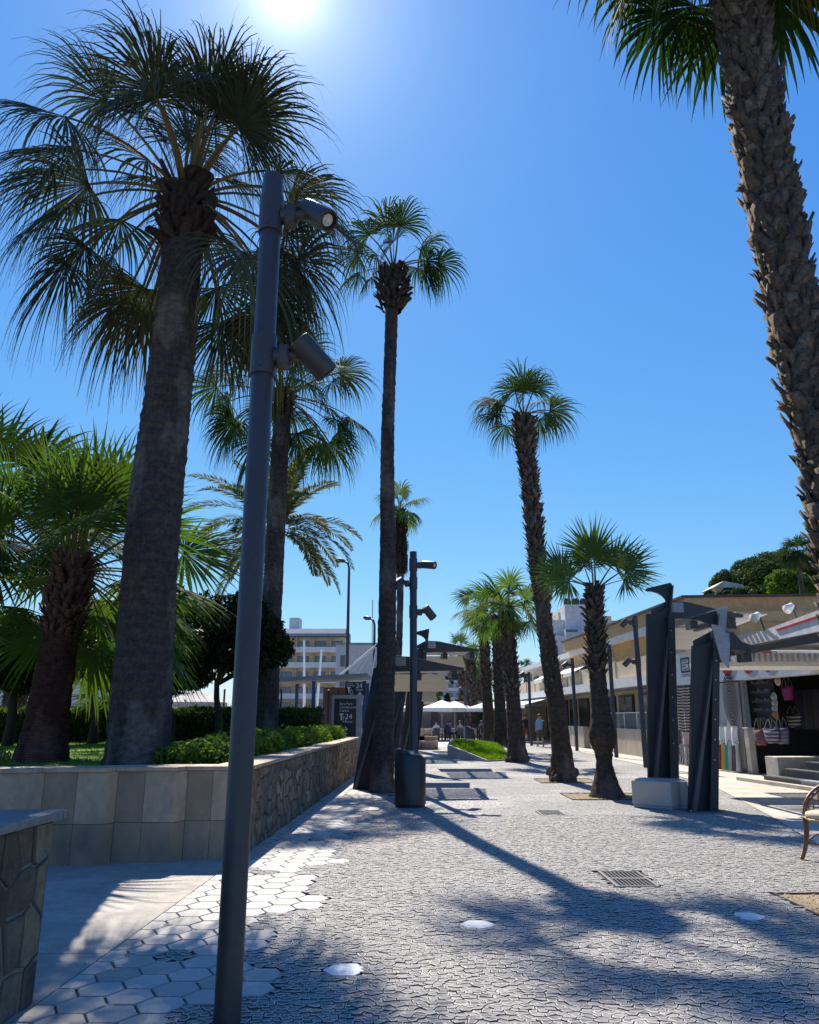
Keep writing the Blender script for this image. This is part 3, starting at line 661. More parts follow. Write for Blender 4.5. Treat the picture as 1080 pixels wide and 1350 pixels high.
# travertine wall with stepped bays
M_TRAV = pm('travertine', (0.36, 0.26, 0.165), (0.265, 0.19, 0.12), 1.6, 0.7, 0.35, 40, stain=(0.15, 0.115, 0.085), stscale=2.6, stretch=(1, 1, 0.65))
M_TRAV2 = pm('pale_travertine', (0.47, 0.35, 0.235), (0.38, 0.28, 0.18), 1.6, 0.7, 0.3, 40, stain=(0.26, 0.20, 0.145), stscale=2.8, stretch=(1, 1, 0.6))
tw = thing('travertine_wall', 'beige stone slab wall with stepped bays across the end of the raised lawn', 'wall', (-2.0, 9.5, 0))
bays = [(-8.6, 8.62), (-5.75, 8.82), (-4.95, 8.97), (-4.15, 9.12), (-3.38, 9.30), (-2.62, 9.48), (-1.99, 9.48)]
m = MB(); m2 = MB(); cp = MB(); r = random.Random(9)
for i in range(len(bays)-1):
    x0, y0 = bays[i]; x1 = bays[i+1][0]; y1 = bays[i+1][1]
    xs = x1-0.10                                      # the jog is a slanted return
    for (z0, z1) in ((0, 0.43), (0.434, 0.985)):
        xm = x0 + (xs-x0)*(0.56 if i % 2 else 0.48); 
        m.prism([(x0+2, y0-9.5), (xm-0.003+2, y0-9.5), (xm-0.003+2, y0+0.35-9.5), (x0+2, y0+0.35-9.5)], 'z', z0, z1)
        tgt = m2 if (z0 > 0.1) else m
        yr = y0 if i < len(bays)-2 else y0
        tgt.prism([(xm+2, y0-9.5), (xs+2, y0-9.5), (x1-0.004+2, y1-9.5), (x1-0.004+2, y1+0.35-9.5), (xm+2, y1+0.35-9.5)], 'z', z0, z1)
    cp.prism([(x0-0.02+2, y0-0.03-9.5), (xs+0.01+2, y0-0.03-9.5), (x1-0.024+2, y1-0.03-9.5), (x1-0.024+2, y1+0.40-9.5), (x0-0.02+2, y0+0.40-9.5)], 'z', 0.988, 1.035)
m.build('slab', M_TRAV, tw, bevel=0.004); m2.build('slab', M_TRAV2, tw, bevel=0.004); cp.build('coping', M_TRAV2, tw, bevel=0.006)
# street wall of rubble
WL = 13.75
sw = thing('stone_street_wall', 'long rubble stone garden wall with pale coping along the pavement', 'wall', (-1.98, 9.52, 0))
m = MB(); m.box(-0.42, -0.035, 0.0, WL, 0, 0.97, M=RM); m.build('wall', M_MORTAR, sw)
M_RUB2 = stonemat('wall_stone', (0.16, 0.12, 0.07), (0.50, 0.38, 0.24), c3=(0.22, 0.175, 0.12), rim=(0.16, 0.125, 0.085), rough=0.85, bs=1.0, mott=0.8)
stones('stone_facing', rubble(WL, 0.97, 0.15, 6, 1.5), 0.006, 0.045, 0.014, M_RUB2, random.Random(4), sw, M=wallM(-0.035, 0, 0, AW), hj=0.014, tilt=0.10)
m = MB()
for k in range(11): m.box(-0.46, 0.05, WL/11*k, WL/11*(k+1)-0.005, 0.973, 1.022, M=RM)
m.build('coping', M_TRAV2, sw, bevel=0.006)
# lawn, grass
M_LAWN = pm('lawn_turf', (0.10, 0.19, 0.02), (0.15, 0.25, 0.035), 5, 0.9, 0.5, 60)
m = MB(); m.add([(-30, 8.9, 0.93), (-4.0, 9.35, 0.93), (wallx(9.8)-0.4, 9.8, 0.93), (wallx(23)-0.4, 23.2, 0.93), (-3.6, 31, 0.93), (-30, 31, 0.93)], [(0, 1, 2, 3, 4, 5)])
struct(m.build('lawn', M_LAWN))
M_GRASS = leafmat('grass_blade', (0.08, 0.17, 0.015), (0.15, 0.27, 0.03), trans=0.4, tcol=(1.6, 1.6, 0.4))
def grass_patch(pfun, n, hgt, seed, wd=0.006):
    r = np.random.default_rng(seed); b = pfun(r, n); a = r.uniform(0, 6.283, n); h = hgt*r.uniform(0.5, 1.3, n)
    t = np.stack([np.cos(a), np.sin(a), 0*a], 1)*wd; ln = np.stack([r.normal(0, .4, n), r.normal(0, .4, n), np.ones(n)], 1)*h[:, None]
    V = np.stack([b-t, b+t, b+ln+t*0.2, b+ln-t*0.2], 1).reshape(-1, 3)
    return V, np.arange(4*n).reshape(n, 4), np.repeat(r.random(n), 4)
def lawnp(r, n):
    y = 9.9+r.random(n)**1.3*12; x = -2.6-r.random(n)*8; return np.stack([x, y, 0*x+0.925], 1)
V, F, T = grass_patch(lawnp, 26000, 0.045, 3)
o = npmesh('grass', V, F, M_GRASS, point_attr={'tint': T, 'dead': T*0}); o['kind'] = 'stuff'
# ------------------------------------------------------------------ hedges, shrubs, dark trees
M_HEDGE = leafmat('hedge_leaf', (0.022, 0.055, 0.012), (0.085, 0.14, 0.03), trans=0.35, rough=0.7)
M_PITTO = leafmat('bright_shrub_leaf', (0.045, 0.10, 0.018), (0.13, 0.21, 0.04), trans=0.35, rough=0.7)
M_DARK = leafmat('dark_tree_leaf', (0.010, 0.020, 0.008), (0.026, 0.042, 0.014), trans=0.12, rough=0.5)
M_PINE = leafmat('pine_leaf', (0.024, 0.050, 0.014), (0.065, 0.105, 0.026), trans=0.2, rough=0.6)
M_TWIG = pm('twigs', (0.030, 0.028, 0.018), (0.02, 0.02, 0.012), 8, 0.9)
def box_hedge(name, label, a, b, width, z0, z1, n, size, seed, mat, lump=0.06):
    t = thing(name, label, 'hedge', ((a[0]+b[0])/2, (a[1]+b[1])/2, z0)); r = np.random.default_rng(seed)
    d = np.array([b[0]-a[0], b[1]-a[1]]); L = np.linalg.norm(d); d /= L; nn = np.array([-d[1], d[0]]); H = z1-z0
    s = r.uniform(-L/2, L/2, n); face = r.random(n)
    tt = np.where(face < 0.30, width/2, np.where(face < 0.6, -width/2, r.uniform(-width/2, width/2, n)))
    hh = np.where(face < 0.6, r.uniform(0, H, n), H) + lump*np.sin(s*3.1)*np.sin(s*1.3+1) + r.normal(0, 0.035, n)
    tt = tt*(1-0.05*r.random(n)) + lump*np.sin(s*2.3+hh*4) + r.normal(0, 0.05, n)
    c = np.stack([d[0]*s+nn[0]*tt, d[1]*s+nn[1]*tt, hh], 1)
    nm = r.normal(size=(n, 3)); nm /= np.linalg.norm(nm, axis=1)[:, None]
    q = np.cross(nm, r.normal(size=(n, 3))); q /= np.linalg.norm(q, axis=1)[:, None]; w_ = np.cross(nm, q); sz = size*r.uniform(0.6, 1.4, n)[:, None]
    V = np.stack([c-q*sz, c+w_*sz*0.5, c+q*sz, c-w_*sz*0.5], 1).reshape(-1, 3)
    npmesh('foliage', V, np.arange(4*n).reshape(n, 4), mat, t, point_attr={'tint': np.repeat(r.random(n), 4), 'dead': np.zeros(4*n)})
    m = MB(); k = 0.10
    A = Matrix.Rotation(math.atan2(d[1], d[0]), 4, 'Z'); m.box(-L/2+k, L/2-k, -width/2+k, width/2-k, -0.02, H-k, M=A); m.build('inner_twigs', M_TWIG, t)
    return t
box_hedge('clipped_hedge', 'tall dark clipped hedge across the back of the lawn', (-15.5, 17.6), (-2.95, 25.6), 0.9, 0.93, 1.80, 26000, 0.055, 3, M_HEDGE)
box_hedge('low_hedge', 'low bright green hedge along the top of the rubble street wall', (wallx(11.2)-0.72, 11.2), (wallx(23.1)-0.62, 23.1), 0.55, 0.93, 1.27, 15000, 0.045, 4, M_PITTO, 0.05)
def tree(name, label, loc, trunk_h, r0, lobes, n, leaf, seed, mat, bark, group=None, cat='tree', limbs=6):
    t = thing(name, label, cat, loc, 0, group); r = random.Random(seed)
    m = MB(); top = Vector((r.uniform(-.15, .15), r.uniform(-.1, .1), trunk_h))
    m.tube([(0, 0, -0.1), (r0*0.4, 0, trunk_h*0.35), (top.x*0.7, top.y, trunk_h*0.7), top], [r0*1.25, r0, r0*0.85, r0*0.7], 9)
    for k in range(limbs):
        lb = lobes[k % len(lobes)]; e = Vector((lb[0], lb[1], lb[2]))
        mid = top.lerp(e, 0.5)+Vector((r.uniform(-.2, .2), r.uniform(-.2, .2), -0.1))
        m.tube([top-Vector((0, 0, trunk_h*0.1)), mid, e], [r0*0.6, r0*0.4, r0*0.15], 6)
    m.build('trunk', bark, t, smooth=True)
    V, F, T = leaf_cloud(np.random.default_rng(seed), lobes, n, leaf)
    npmesh('crown', V, F, mat, t, point_attr={'tint': np.repeat(T, 4), 'dead': np.zeros(len(V))})
    return t
def lobes_ball(seed, c, R_, n, rl):
    r = random.Random(seed); out = [(c[0], c[1], c[2], R_[0]*0.72, R_[1]*0.72, R_[2]*0.72)]
    for k in range(n):
        a = r.uniform(0, 6.283); u = r.uniform(-0.8, 1.0); q = math.sqrt(max(0, 1-u*u)); f = r.uniform(0.6, 0.85)
        s = rl*r.uniform(0.7, 1.3); out.append((c[0]+R_[0]*q*math.cos(a)*f, c[1]+R_[1]*q*math.sin(a)*f, c[2]+R_[2]*u*f, s, s, s*0.85))
    return out
g = P(312, 845, 19.5); b0 = P(288, 945, 19.5)
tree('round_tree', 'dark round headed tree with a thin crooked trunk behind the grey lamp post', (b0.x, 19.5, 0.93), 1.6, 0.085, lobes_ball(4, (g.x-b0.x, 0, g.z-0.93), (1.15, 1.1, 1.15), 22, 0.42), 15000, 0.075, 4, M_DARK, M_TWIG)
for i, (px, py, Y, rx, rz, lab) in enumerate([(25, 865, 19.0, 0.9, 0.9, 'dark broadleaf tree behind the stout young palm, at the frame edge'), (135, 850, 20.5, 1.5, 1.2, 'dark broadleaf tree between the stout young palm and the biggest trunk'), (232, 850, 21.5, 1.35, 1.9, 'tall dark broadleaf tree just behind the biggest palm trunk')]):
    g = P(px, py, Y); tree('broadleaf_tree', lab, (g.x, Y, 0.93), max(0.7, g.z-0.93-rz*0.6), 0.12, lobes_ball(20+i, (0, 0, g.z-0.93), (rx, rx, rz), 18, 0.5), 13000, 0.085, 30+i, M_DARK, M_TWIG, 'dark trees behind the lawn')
g = G(285, 1000, 0.95)
def bush(name, label, loc, lobes, n, leaf, seed, mat, group=None, cat='shrub'):
    t = thing(name, label, cat, loc, 0, group)
    V, F, T = leaf_cloud(np.random.default_rng(seed), lobes, n, leaf, 0.4, 0.5)
    npmesh('foliage', V, F, mat, t, point_attr={'tint': np.repeat(T, 4), 'dead': np.zeros(len(V))})
    m = MB(); r = random.Random(seed)
    for lb in lobes[:8]:
        m.tube([(0, 0, 0), (lb[0]*0.5, lb[1]*0.5, lb[2]*0.6), (lb[0], lb[1], lb[2]+lb[5]*0.4)], [0.02, 0.015, 0.006], 5)
    m.build('stems', M_TWIG, t); return t
bush('leafy_shrub', 'bright leafy shrub at the corner of the low hedge behind the beige wall', (-2.95, 10.9, 0.93), [(0, 0, 0.16, 0.33, 0.3, 0.2), (-0.35, 0.1, 0.13, 0.25, 0.25, 0.15), (0.35, 0.1, 0.15, 0.3, 0.28, 0.18), (0.1, 0.35, 0.2, 0.3, 0.3, 0.2)], 1500, 0.06, 8, M_PITTO)
bush('straw_shrub', 'straw coloured dry shrub at the foot of the stout palm', (-5.65, 10.7, 0.93), [(0, 0, 0.12, 0.3, 0.2, 0.16), (-0.4, 0.1, 0.12, 0.3, 0.2, 0.16)], 700, 0.05, 9, leafmat('straw_leaf', (0.16, 0.16, 0.05), (0.30, 0.26, 0.10), trans=0.3))
# ================================================================== PALMS
PG = 'fan palms along the promenade'; LG = 'fan palms on the raised lawn'
palm('fan_palm', 'biggest fan palm, thick grey ringed trunk behind the stepped beige wall', (-3.84, 11.2, 0.90),
     [(0, 0, -0.05, 0.46), (0, 0, 0.35, 0.425), (-0.03, 0, 2.2, 0.40), (-0.05, 0, 4.2, 0.385), (0.02, 0, 7.0, 0.335), (0.0, 0, 9.35, 0.30)],
     dict(clear=True, n=47, pet=1.9, blade=1.95, e_hi=86, e_lo=-46, power=1.15, droop=0.85, nseg=58, theta=106, curl=1.5, pdroop=0.5, dead=0.04, split=0.34), M_BARK, M_FAN_OLIVE,
     boots=dict(z0=8.35, z1=9.4, size=0.26, dz=0.10, per=10, out=0.12), boot_mat=M_BOOT_DK, rows=190, cols=44, seed=11, ring=0.026, ringstep=0.15, jit=0.010, group=LG)
palm('fan_palm', 'tall slender fan palm with a round ball of old leaf bases, beside the black bin', (-0.60, 17.6, 0),
     [(0, 0, -0.05, 0.30), (0, 0, 0.25, 0.26), (0.03, 0, 1.5, 0.225), (0.09, 0, 4.0, 0.205), (0.06, 0, 7.8, 0.165), (0.13, 0, 11.5, 0.16), (0.19, 0, 13.0, 0.15)],
     dict(n=13, pet=1.0, blade=1.18, droop=0.95, split=0.38, nseg=44, theta=112, curl=1.9, pdroop=0.5, dead=0.0,
          only=[(8, 38, 1.15, 1.05), (172, 48, 1.0, 1.1), (-80, 62, 1.0, 1.15), (95, 78, 1.1, 1.05), (-25, 22, 0.9, 1.0), (195, -8, 0.6, 0.75), (55, 48, 1.0, 1.0), (135, 62, 1.1, 1.1), (-130, 50, 1.0, 1.0), (20, 62, 1.05, 1.1), (-10, 8, 0.8, 0.9), (160, 25, 0.9, 0.95), (-110, 72, 1.0, 1.0)]),
     M_BARK, M_FAN, boots=[dict(z0=11.75, z1=12.85, size=0.20, dz=0.075, per=9, out=0.09, flare=lambda z: 0.20*math.sin(math.pi*min(1, max(0, (z-11.5)/1.5))))], boot_mat=M_BOOT_DK,
     rows=170, cols=20, seed=21, ring=0.02, ringstep=0.13, jit=0.006, group=PG)
palm('fan_palm', 'full crowned fan palm on the lawn just behind the nearest grey lamp post', (-4.18, 23.0, 0.93),
     [(0, 0, -0.05, 0.42), (0, 0, 0.5, 0.34), (0, 0, 4, 0.30), (0.03, 0, 10.7, 0.27)],
     dict(clear=True, n=38, pet=1.9, blade=1.75, e_hi=86, e_lo=-35, power=1.15, droop=0.8, split=0.36, nseg=46, theta=112, curl=1.5, pdroop=0.5, dead=0.03), M_BARK, M_FAN,
     boots=dict(z0=10.0, z1=10.8, size=0.25, dz=0.11, per=9, out=0.12), boot_mat=M_BOOT_DK, rows=90, cols=22, seed=31, ring=0.015, jit=0.006, group=LG)
palm('fan_palm', 'stout young fan palm with a short red brown trunk and a wide low crown', (-5.75, 12.4, 0.90),
     [(0, 0, -0.05, 0.42), (0.02, 0, 0.5, 0.33), (0.08, 0, 1.6, 0.29), (0.16, 0, 3.0, 0.28)],
     dict(clear=True, n=42, pet=1.5, blade=1.35, e_hi=88, e_lo=-45, power=1.3, droop=0.28, nseg=40, theta=120, curl=1.0, pdroop=0.32, dead=0.0), M_RED, M_FAN_LIT,
     boots=dict(z0=2.0, z1=3.15, size=0.17, dz=0.075, per=15, out=0.07), boot_mat=bootmat('red_leaf_bases', (0.075, 0.03, 0.02), (0.16, 0.075, 0.05)), rows=60, cols=36, seed=41, ring=0.015, ringstep=0.09, jit=0.006, group=LG)
palm('fan_palm', 'fan palm at the frame edge whose crown tops the stout young palm', (-8.3, 14.6, 0.93), [(0, 0, -0.05, 0.35), (0, 0, 2.5, 0.27), (0, 0, 4.7, 0.26)],
     dict(n=24, pet=1.4, blade=1.3, e_hi=86, e_lo=-40, droop=0.35, nseg=34, theta=116, curl=1.1, pdroop=0.4), M_BARK, M_FAN, rows=30, cols=16, seed=51, group=LG)
palm('fan_palm', 'low fan palm hidden behind the biggest trunk, its fronds reaching out beside it', (-5.95, 17.4, 0.93), [(0, 0, -0.05, 0.3), (0, 0, 1.2, 0.24), (0, 0, 2.6, 0.24)],
     dict(n=14, pet=0.6, blade=0.85, e_hi=80, e_lo=-30, droop=0.3, nseg=34, theta=116, curl=1.0, pdroop=0.4), M_BARK, M_FAN, rows=30, cols=16, seed=61, group=LG)
# the row by the terrace
palm('fan_palm', 'tall leaning fan palm with a shaggy upper trunk and a knobbly root base', (3.93, 20.6, 0),
     [(0.02, 0, -0.05, 0.36), (0.01, 0, 0.5, 0.30), (0, 0, 0.8, 0.26), (-0.31, 0, 4.5, 0.21), (-0.50, 0, 7.7, 0.215), (-0.62, 0, 10.1, 0.24)],
     dict(n=13, pet=0.72, blade=1.2, droop=0.9, split=0.38, nseg=42, theta=110, curl=1.7, pdroop=0.4, dead=0.0,
          only=[(0, 32, 1.0, 1.05), (180, 22, 1.0, 1.0), (160, 50, 1.1, 1.0), (-95, 72, 1.0, 1.0), (85, 82, 1.1, 1.15), (20, 55, 1.0, 1.0), (-20, 15, 0.8, 0.9), (-150, 30, 0.9, 0.9), (35, 25, 0.9, 0.95), (130, 12, 0.9, 0.9), (-60, 60, 1.0, 0.95), (-120, 55, 1.0, 0.95), (200, 40, 1.0, 1.0)]),
     M_BARK2, M_FAN, boots=[dict(z0=4.6, z1=9.6, size=0.17, dz=0.085, per=9, out=0.06), dict(z0=2.2, z1=4.6, size=0.11, dz=0.13, per=7, out=0.02), dict(z0=9.0, z1=9.9, size=0.22, dz=0.12, per=9, out=0.09)],
     rows=70, cols=18, seed=71, group=PG, roots=26)
palm('fan_palm', 'short fan palm with open stiff fans and a bulge low on its trunk', (4.05, 16.6, 0),
     [(0.02, 0, -0.05, 0.40), (0.01, 0, 0.2, 0.28), (0, 0, 0.55, 0.18), (0, 0, 0.85, 0.18), (0, 0, 1.2, 0.29), (-0.01, 0, 1.65, 0.205), (-0.02, 0, 2.5, 0.17), (0, 0, 3.5, 0.16), (0.03, 0, 4.35, 0.13)],
     dict(n=9, pet=0.72, blade=0.98, droop=0.10, nseg=36, theta=128, curl=0.9, pdroop=0.15, dead=0.0, sway=0.5,
          only=[(186, 38, 1.0, 0.88, 65), (-8, 40, 1.0, 0.88, -65), (-90, 86, 0.95, 1.0, 0), (90, 80, 1.1, 0.95, 0), (-140, 62, 0.7, 0.5, 20), (30, 54, 1.1, 1.0, -40), (150, 34, 0.9, 0.9, 30), (205, 18, 0.8, 0.8, 60), (-28, 20, 0.8, 0.8, -55)]),
     M_BARK2, M_FAN_LIT, boots=[dict(z0=2.5, z1=4.3, size=0.16, dz=0.075, per=8, out=0.075)], boot_mat=M_BOOT,
     rows=70, cols=22, seed=81, group=PG, roots=0)
palm('fan_palm', 'nearest fan palm with a rough shaggy trunk crossing the upper corner of the frame', (4.12, 7.15, 0),
     [(0, 0, -0.05, 0.36), (0, 0, 0.5, 0.27), (0.02, 0, 2.0, 0.225), (0.04, 0, 3.7, 0.215), (-0.08, 0, 5.5, 0.22), (-0.16, 0, 8, 0.235), (-0.18, 0, 11.4, 0.23)],
     dict(n=28, pet=1.1, blade=1.25, e_hi=85, e_lo=-40, power=0.8, droop=0.7, nseg=36, theta=112, curl=1.6, pdroop=0.5, dead=0.06), M_BARK2, M_FAN,
     boots=[dict(z0=0.7, z1=11.35, size=0.15, dz=0.070, per=11, out=0.035), dict(z0=3, z1=11.35, size=0.20, dz=0.17, per=7, out=0.06)], rows=120, cols=26, seed=91, group=PG, roots=12)
for i, (px, pyb, pyt, pxt, Y, lab, lm, n, r0) in enumerate([
        (682, 1004, 800, 668, 29.2, 'nearest of the three clustered palms, at the corner of the grass bed', M_FAN_LIT, 16, 0.30),
        (661, 992, 812, 655, 36.0, 'middle palm of the cluster of three, its trunk between the other two', M_FAN_LIT, 15, 0.28),
        (646, 986, 800, 636, 41.0, 'farthest of the three clustered palms behind the grass bed', M_FAN_LIT, 16, 0.30),
        (622, 970, 868, 621, 62.0, 'stout distant palm beyond the black litter bin', M_FAN_LIT, 14, 0.48),
        (612, 969, 858, 608, 68.0, 'tall distant palm rising beyond the canopy tip', M_FAN, 14, 0.36),
        (633, 962, 884, 632, 84.0, 'small distant palm seen between the trunks, pale green', M_FAN_LIT, 14, 0.34),
        (628, 960, 905, 628, 98.0, 'smallest distant palm low between the trunks', M_FAN_LIT, 14, 0.36),
        (694, 960, 880, 693, 96.0, 'thin far palm with a small round head above the awnings', M_FAN, 26, 0.2)]):
    b = P(px, pyb, Y); tp = P(pxt, pyt, Y); H = tp.z
    near = i < 3; sc = 1.0 if near else [1.0, 1.15, 1.3, 1.4, 0.75][i-3]
    palm('fan_palm', lab, (b.x, Y, 0), [(0, 0, -0.05, r0*1.5), (0, 0, 0.5, r0*1.15), ((tp.x-b.x)*0.35, 0, H*0.35, r0*0.92), ((tp.x-b.x), 0, H, r0*0.85)],
         dict(n=n, pet=0.85*sc, blade=1.12*sc, e_hi=84, e_lo=-30 if i != 7 else -75, droop=0.45, nseg=28, theta=114, curl=1.2, pdroop=0.4, K=5), M_BARK2, lm,
         boots=dict(z0=H*0.42 if near else H*0.2, z1=H, size=0.17 if near else 0.3, dz=0.11 if near else 0.3, per=8, out=0.06), rows=40, cols=14, seed=101+i*7, group='distant fan palms', roots=8 if near else 0)
b = P(525, 985, 43)
palm('fan_palm', 'very tall thin palm with a brown skirt of dead leaves, behind the slender palm', (b.x, 43, 0), [(0, 0, -0.05, 0.5), (0, 0, 0.8, 0.32), (0, 0, 4, 0.2), (0.1, 0, 9, 0.19), (0.1, 0, 13.4, 0.2)],
     dict(n=13, pet=0.9, blade=1.25, e_hi=82, e_lo=-15, droop=0.8, nseg=28, theta=112, curl=1.6, pdroop=0.45), M_BARK, M_FAN_LIT, boots=dict(z0=9.5, z1=13.2, size=0.32, dz=0.14, per=9, out=0.12), boot_mat=M_BOOT_DK, rows=60, cols=14, seed=171, group='distant fan palms', skirt=(9.8, 13.0, 0.26, 420, 0.5))
b = P(362, 705, 32); date_palm('date_palm', 'feathery date palm seen on both sides of the grey lamp post', (b.x, 32, 0), b.z+0.2, 0.22, 44, 4.1, 5, bend=1.0, e_lo=-20, nl=76)
for px, py, Y, L, lab, s in ((14, 890, 45, 2.1, 'small date palm before the low white building', 7), (30, 915, 45.5, 1.7, 'smallest date palm, low beside the other by the white building', 9)):
    b = P(px, py, Y); date_palm('date_palm', lab, (b.x, Y, 0), b.z, 0.22, 34, L, s, nl=26)
b = P(140, 905, 26); palm('fan_palm', 'little pale fan palm between the two nearest trunks', (b.x, 26, 0.9), [(0, 0, -0.05, 0.2), (0, 0, 0.5, 0.16), (0, 0, 1.2, 0.14)], dict(n=16, pet=0.7, blade=0.9, e_hi=85, e_lo=-30, droop=0.2, nseg=24, theta=118, K=5), M_BARK2, M_FAN_LIT, rows=12, cols=10, seed=191, group=LG)
b = P(702, 905, 88); date_palm('date_palm', 'dark bushy palm above the far awnings', (b.x, 88, 0), 4.4, 0.4, 34, 3.4, 15, nl=24, leafmat_=M_DARK)
# ================================================================== LAMP POSTS
M_POLE = pm('grey_pole_paint', (0.055, 0.047, 0.041), (0.043, 0.037, 0.033), 4, 0.42, 0.12, 180, spec=0.5)
M_POLE2 = pm('dark_pole_paint', (0.055, 0.058, 0.066), (0.04, 0.043, 0.05), 4, 0.5, 0.1, 120)
M_STEEL = pm('brushed_steel', (0.45, 0.44, 0.42), (0.35, 0.34, 0.33), 20, 0.35, metal=1.0)
M_LENS = pm('lamp_lens', (0.75, 0.72, 0.62), (0.62, 0.60, 0.52), 30, 0.2)
M_CREAMRING = pm('lens_ring', (0.62, 0.57, 0.45), None, 20, 0.35)
def lamp(label, loc, H, r, heads, mat, group='spotlight poles', n=28):
    t = thing('lamp_post', label, 'lamp post', loc, 0, group)
    m = MB(); m.lathe([(r*1.02, -0.05), (r*1.02, 0.02), (r, 0.03), (r, H-0.012), (r*0.93, H), (0.001, H+0.004)], n); m.build('pole', mat, t, smooth='auto')
    for (z, az, axis, ln, hr) in heads:
        h = Vector((math.cos(R(az)), math.sin(R(az)), 0)); 
        m = MB(); rc = r*1.16; hc = 0.145
        m.lathe([(r*0.98, z-hc), (rc, z-hc), (rc, z+hc), (r*0.98, z+hc)], n)
        for sg in (-1, 1): m.tube([h*0+Vector((-math.sin(R(az)), math.cos(R(az)), 0))*sg*rc*0.995+Vector((0, 0, z+sg*hc*0.72)), Vector((-math.sin(R(az)), math.cos(R(az)), 0))*sg*(rc+0.006)+Vector((0, 0, z+sg*hc*0.72))], 0.01, 8)
        m.build('collar', mat, t, smooth='auto')
        s = thing('spotlight', None, None); s.parent = t
        m = MB(); j = h*(rc+0.055)+Vector((0, 0, z-0.01))
        m.tube([h*rc*0.9+Vector((0, 0, z-0.01)), j], [0.055, 0.05], 16); m.lathe([(0.001, 0.075), (0.052, 0.07), (0.055, -0.06), (0.045, -0.075), (0.001, -0.078)], 16, 0, tuple(j))
        ax = Vector(axis).normalized(); hb = j+h*(0.10+hr)+Vector((0, 0, 0.01))
        m.tube([j, hb], [0.035, 0.035], 12); m.build('bracket', mat, s, smooth='auto')
        a0 = hb - ax*ln*0.42; a1 = hb + ax*ln*0.58
        m = MB(); m.tube([a0-ax*0.004, a0, a0+ax*0.02, a1-ax*0.01, a1, a1-ax*0.002, a1-ax*0.03], [hr*0.9, hr*0.97, hr, hr, hr*0.96, hr*0.82, hr*0.80], 24); m.build('housing', mat, s, smooth='auto')
        q = MB(); q.tube([a1-ax*0.028, a1-ax*0.016], [hr*0.55, hr*0.53], 20); q.tube([a1-ax*0.015, a1-ax*0.012], [hr*0.22, hr*0.2], 14, 1); q.build('lens', [M_CREAMRING, M_LENS], s)
    return t
g = G(299, 1352)
lamp('nearest grey lamp post with two spotlights at the edge of the cobbles', (g.x, g.y, 0), 5.36, 0.073, [(5.03, -4, (0.60, -0.42, -0.62), 0.29, 0.079), (3.94, -4, (0.66, 0.30, -0.70), 0.29, 0.083)], M_POLE)
lamp('dark lamp post with three spotlights standing behind the black bin', (0.09, 17.8, 0), 5.42, 0.085, [(5.10, 0, (0.8, -0.45, -0.15), 0.34, 0.095), (4.66, 180, (-0.55, -0.6, -0.55), 0.32, 0.10), (3.98, 0, (0.60, 0.3, -0.7), 0.34, 0.10)], M_POLE2, n=20)
for (px, py, top, lab, hd) in ((852, 1012, 812, 'dark lamp post close beside the leaning steel blade by the granite block', [(4.72, 180, (-0.5, 0.4, -0.6), 0.3, 0.1), (3.4, 180, (-0.5, 0.4, -0.6), 0.3, 0.1)]),
        (813, 999, 850, 'dark lamp post between the short palm and the steel blade', [(4.15, 180, (-0.5, 0.4, -0.6), 0.3, 0.1)]),
        (761, 990, 868, 'dark lamp post between the leaning palm and the short palm', [(4.1, 180, (-0.7, -0.2, -0.5), 0.36, 0.12)]),
        (701, 983, 888, 'far lamp post before the awnings and hanging dresses', [(4.0, 180, (-0.7, -0.2, -0.5), 0.36, 0.13)]),
        (614, 975, 905, 'farthest lamp post beside the distant stout palm', [(3.6, 180, (-0.7, -0.2, -0.5), 0.3, 0.1)])):
    g = G(px, py); t_ = P(px, top, g.y); lamp(lab, (g.x, g.y, 0), t_.z, 0.085, hd, M_POLE2, n=14)
# tall street lights
def street_light(label, loc, H, head_az, arm):
    t = thing('street_light', label, 'street light', loc, 0, 'tall street lights')
    h = Vector((math.cos(R(head_az)), math.sin(R(head_az)), 0)); m = MB()
    m.tube([(0, 0, -0.1), (0, 0, H*0.5), (0, 0, H-0.35), Vector((0, 0, H-0.12))+h*0.06, Vector((0, 0, H))+h*0.25], [0.11, 0.085, 0.06, 0.055, 0.05], 10); m.build('pole', M_POLE2, t, smooth=True)
    m = MB(); a = Vector((0, 0, H))+h*0.2; b = a+h*arm+Vector((0, 0, 0.09)); m.tube([a, a.lerp(b, 0.25), a.lerp(b, 0.7), b], [0.05, 0.10, 0.12, 0.05], 8); m.build('lamp_head', M_POLE2, t, smooth=True); return t
b = P(457, 912, 38); street_light('tall street light with a curved head in front of the hotel', (b.x, 38, 0), 9.25, 180, 0.45)
b = P(493, 900, 40); t = street_light('shorter street light half hidden by the slender palm trunk', (b.x, 40, 0), 6.6, 150, 0.5)
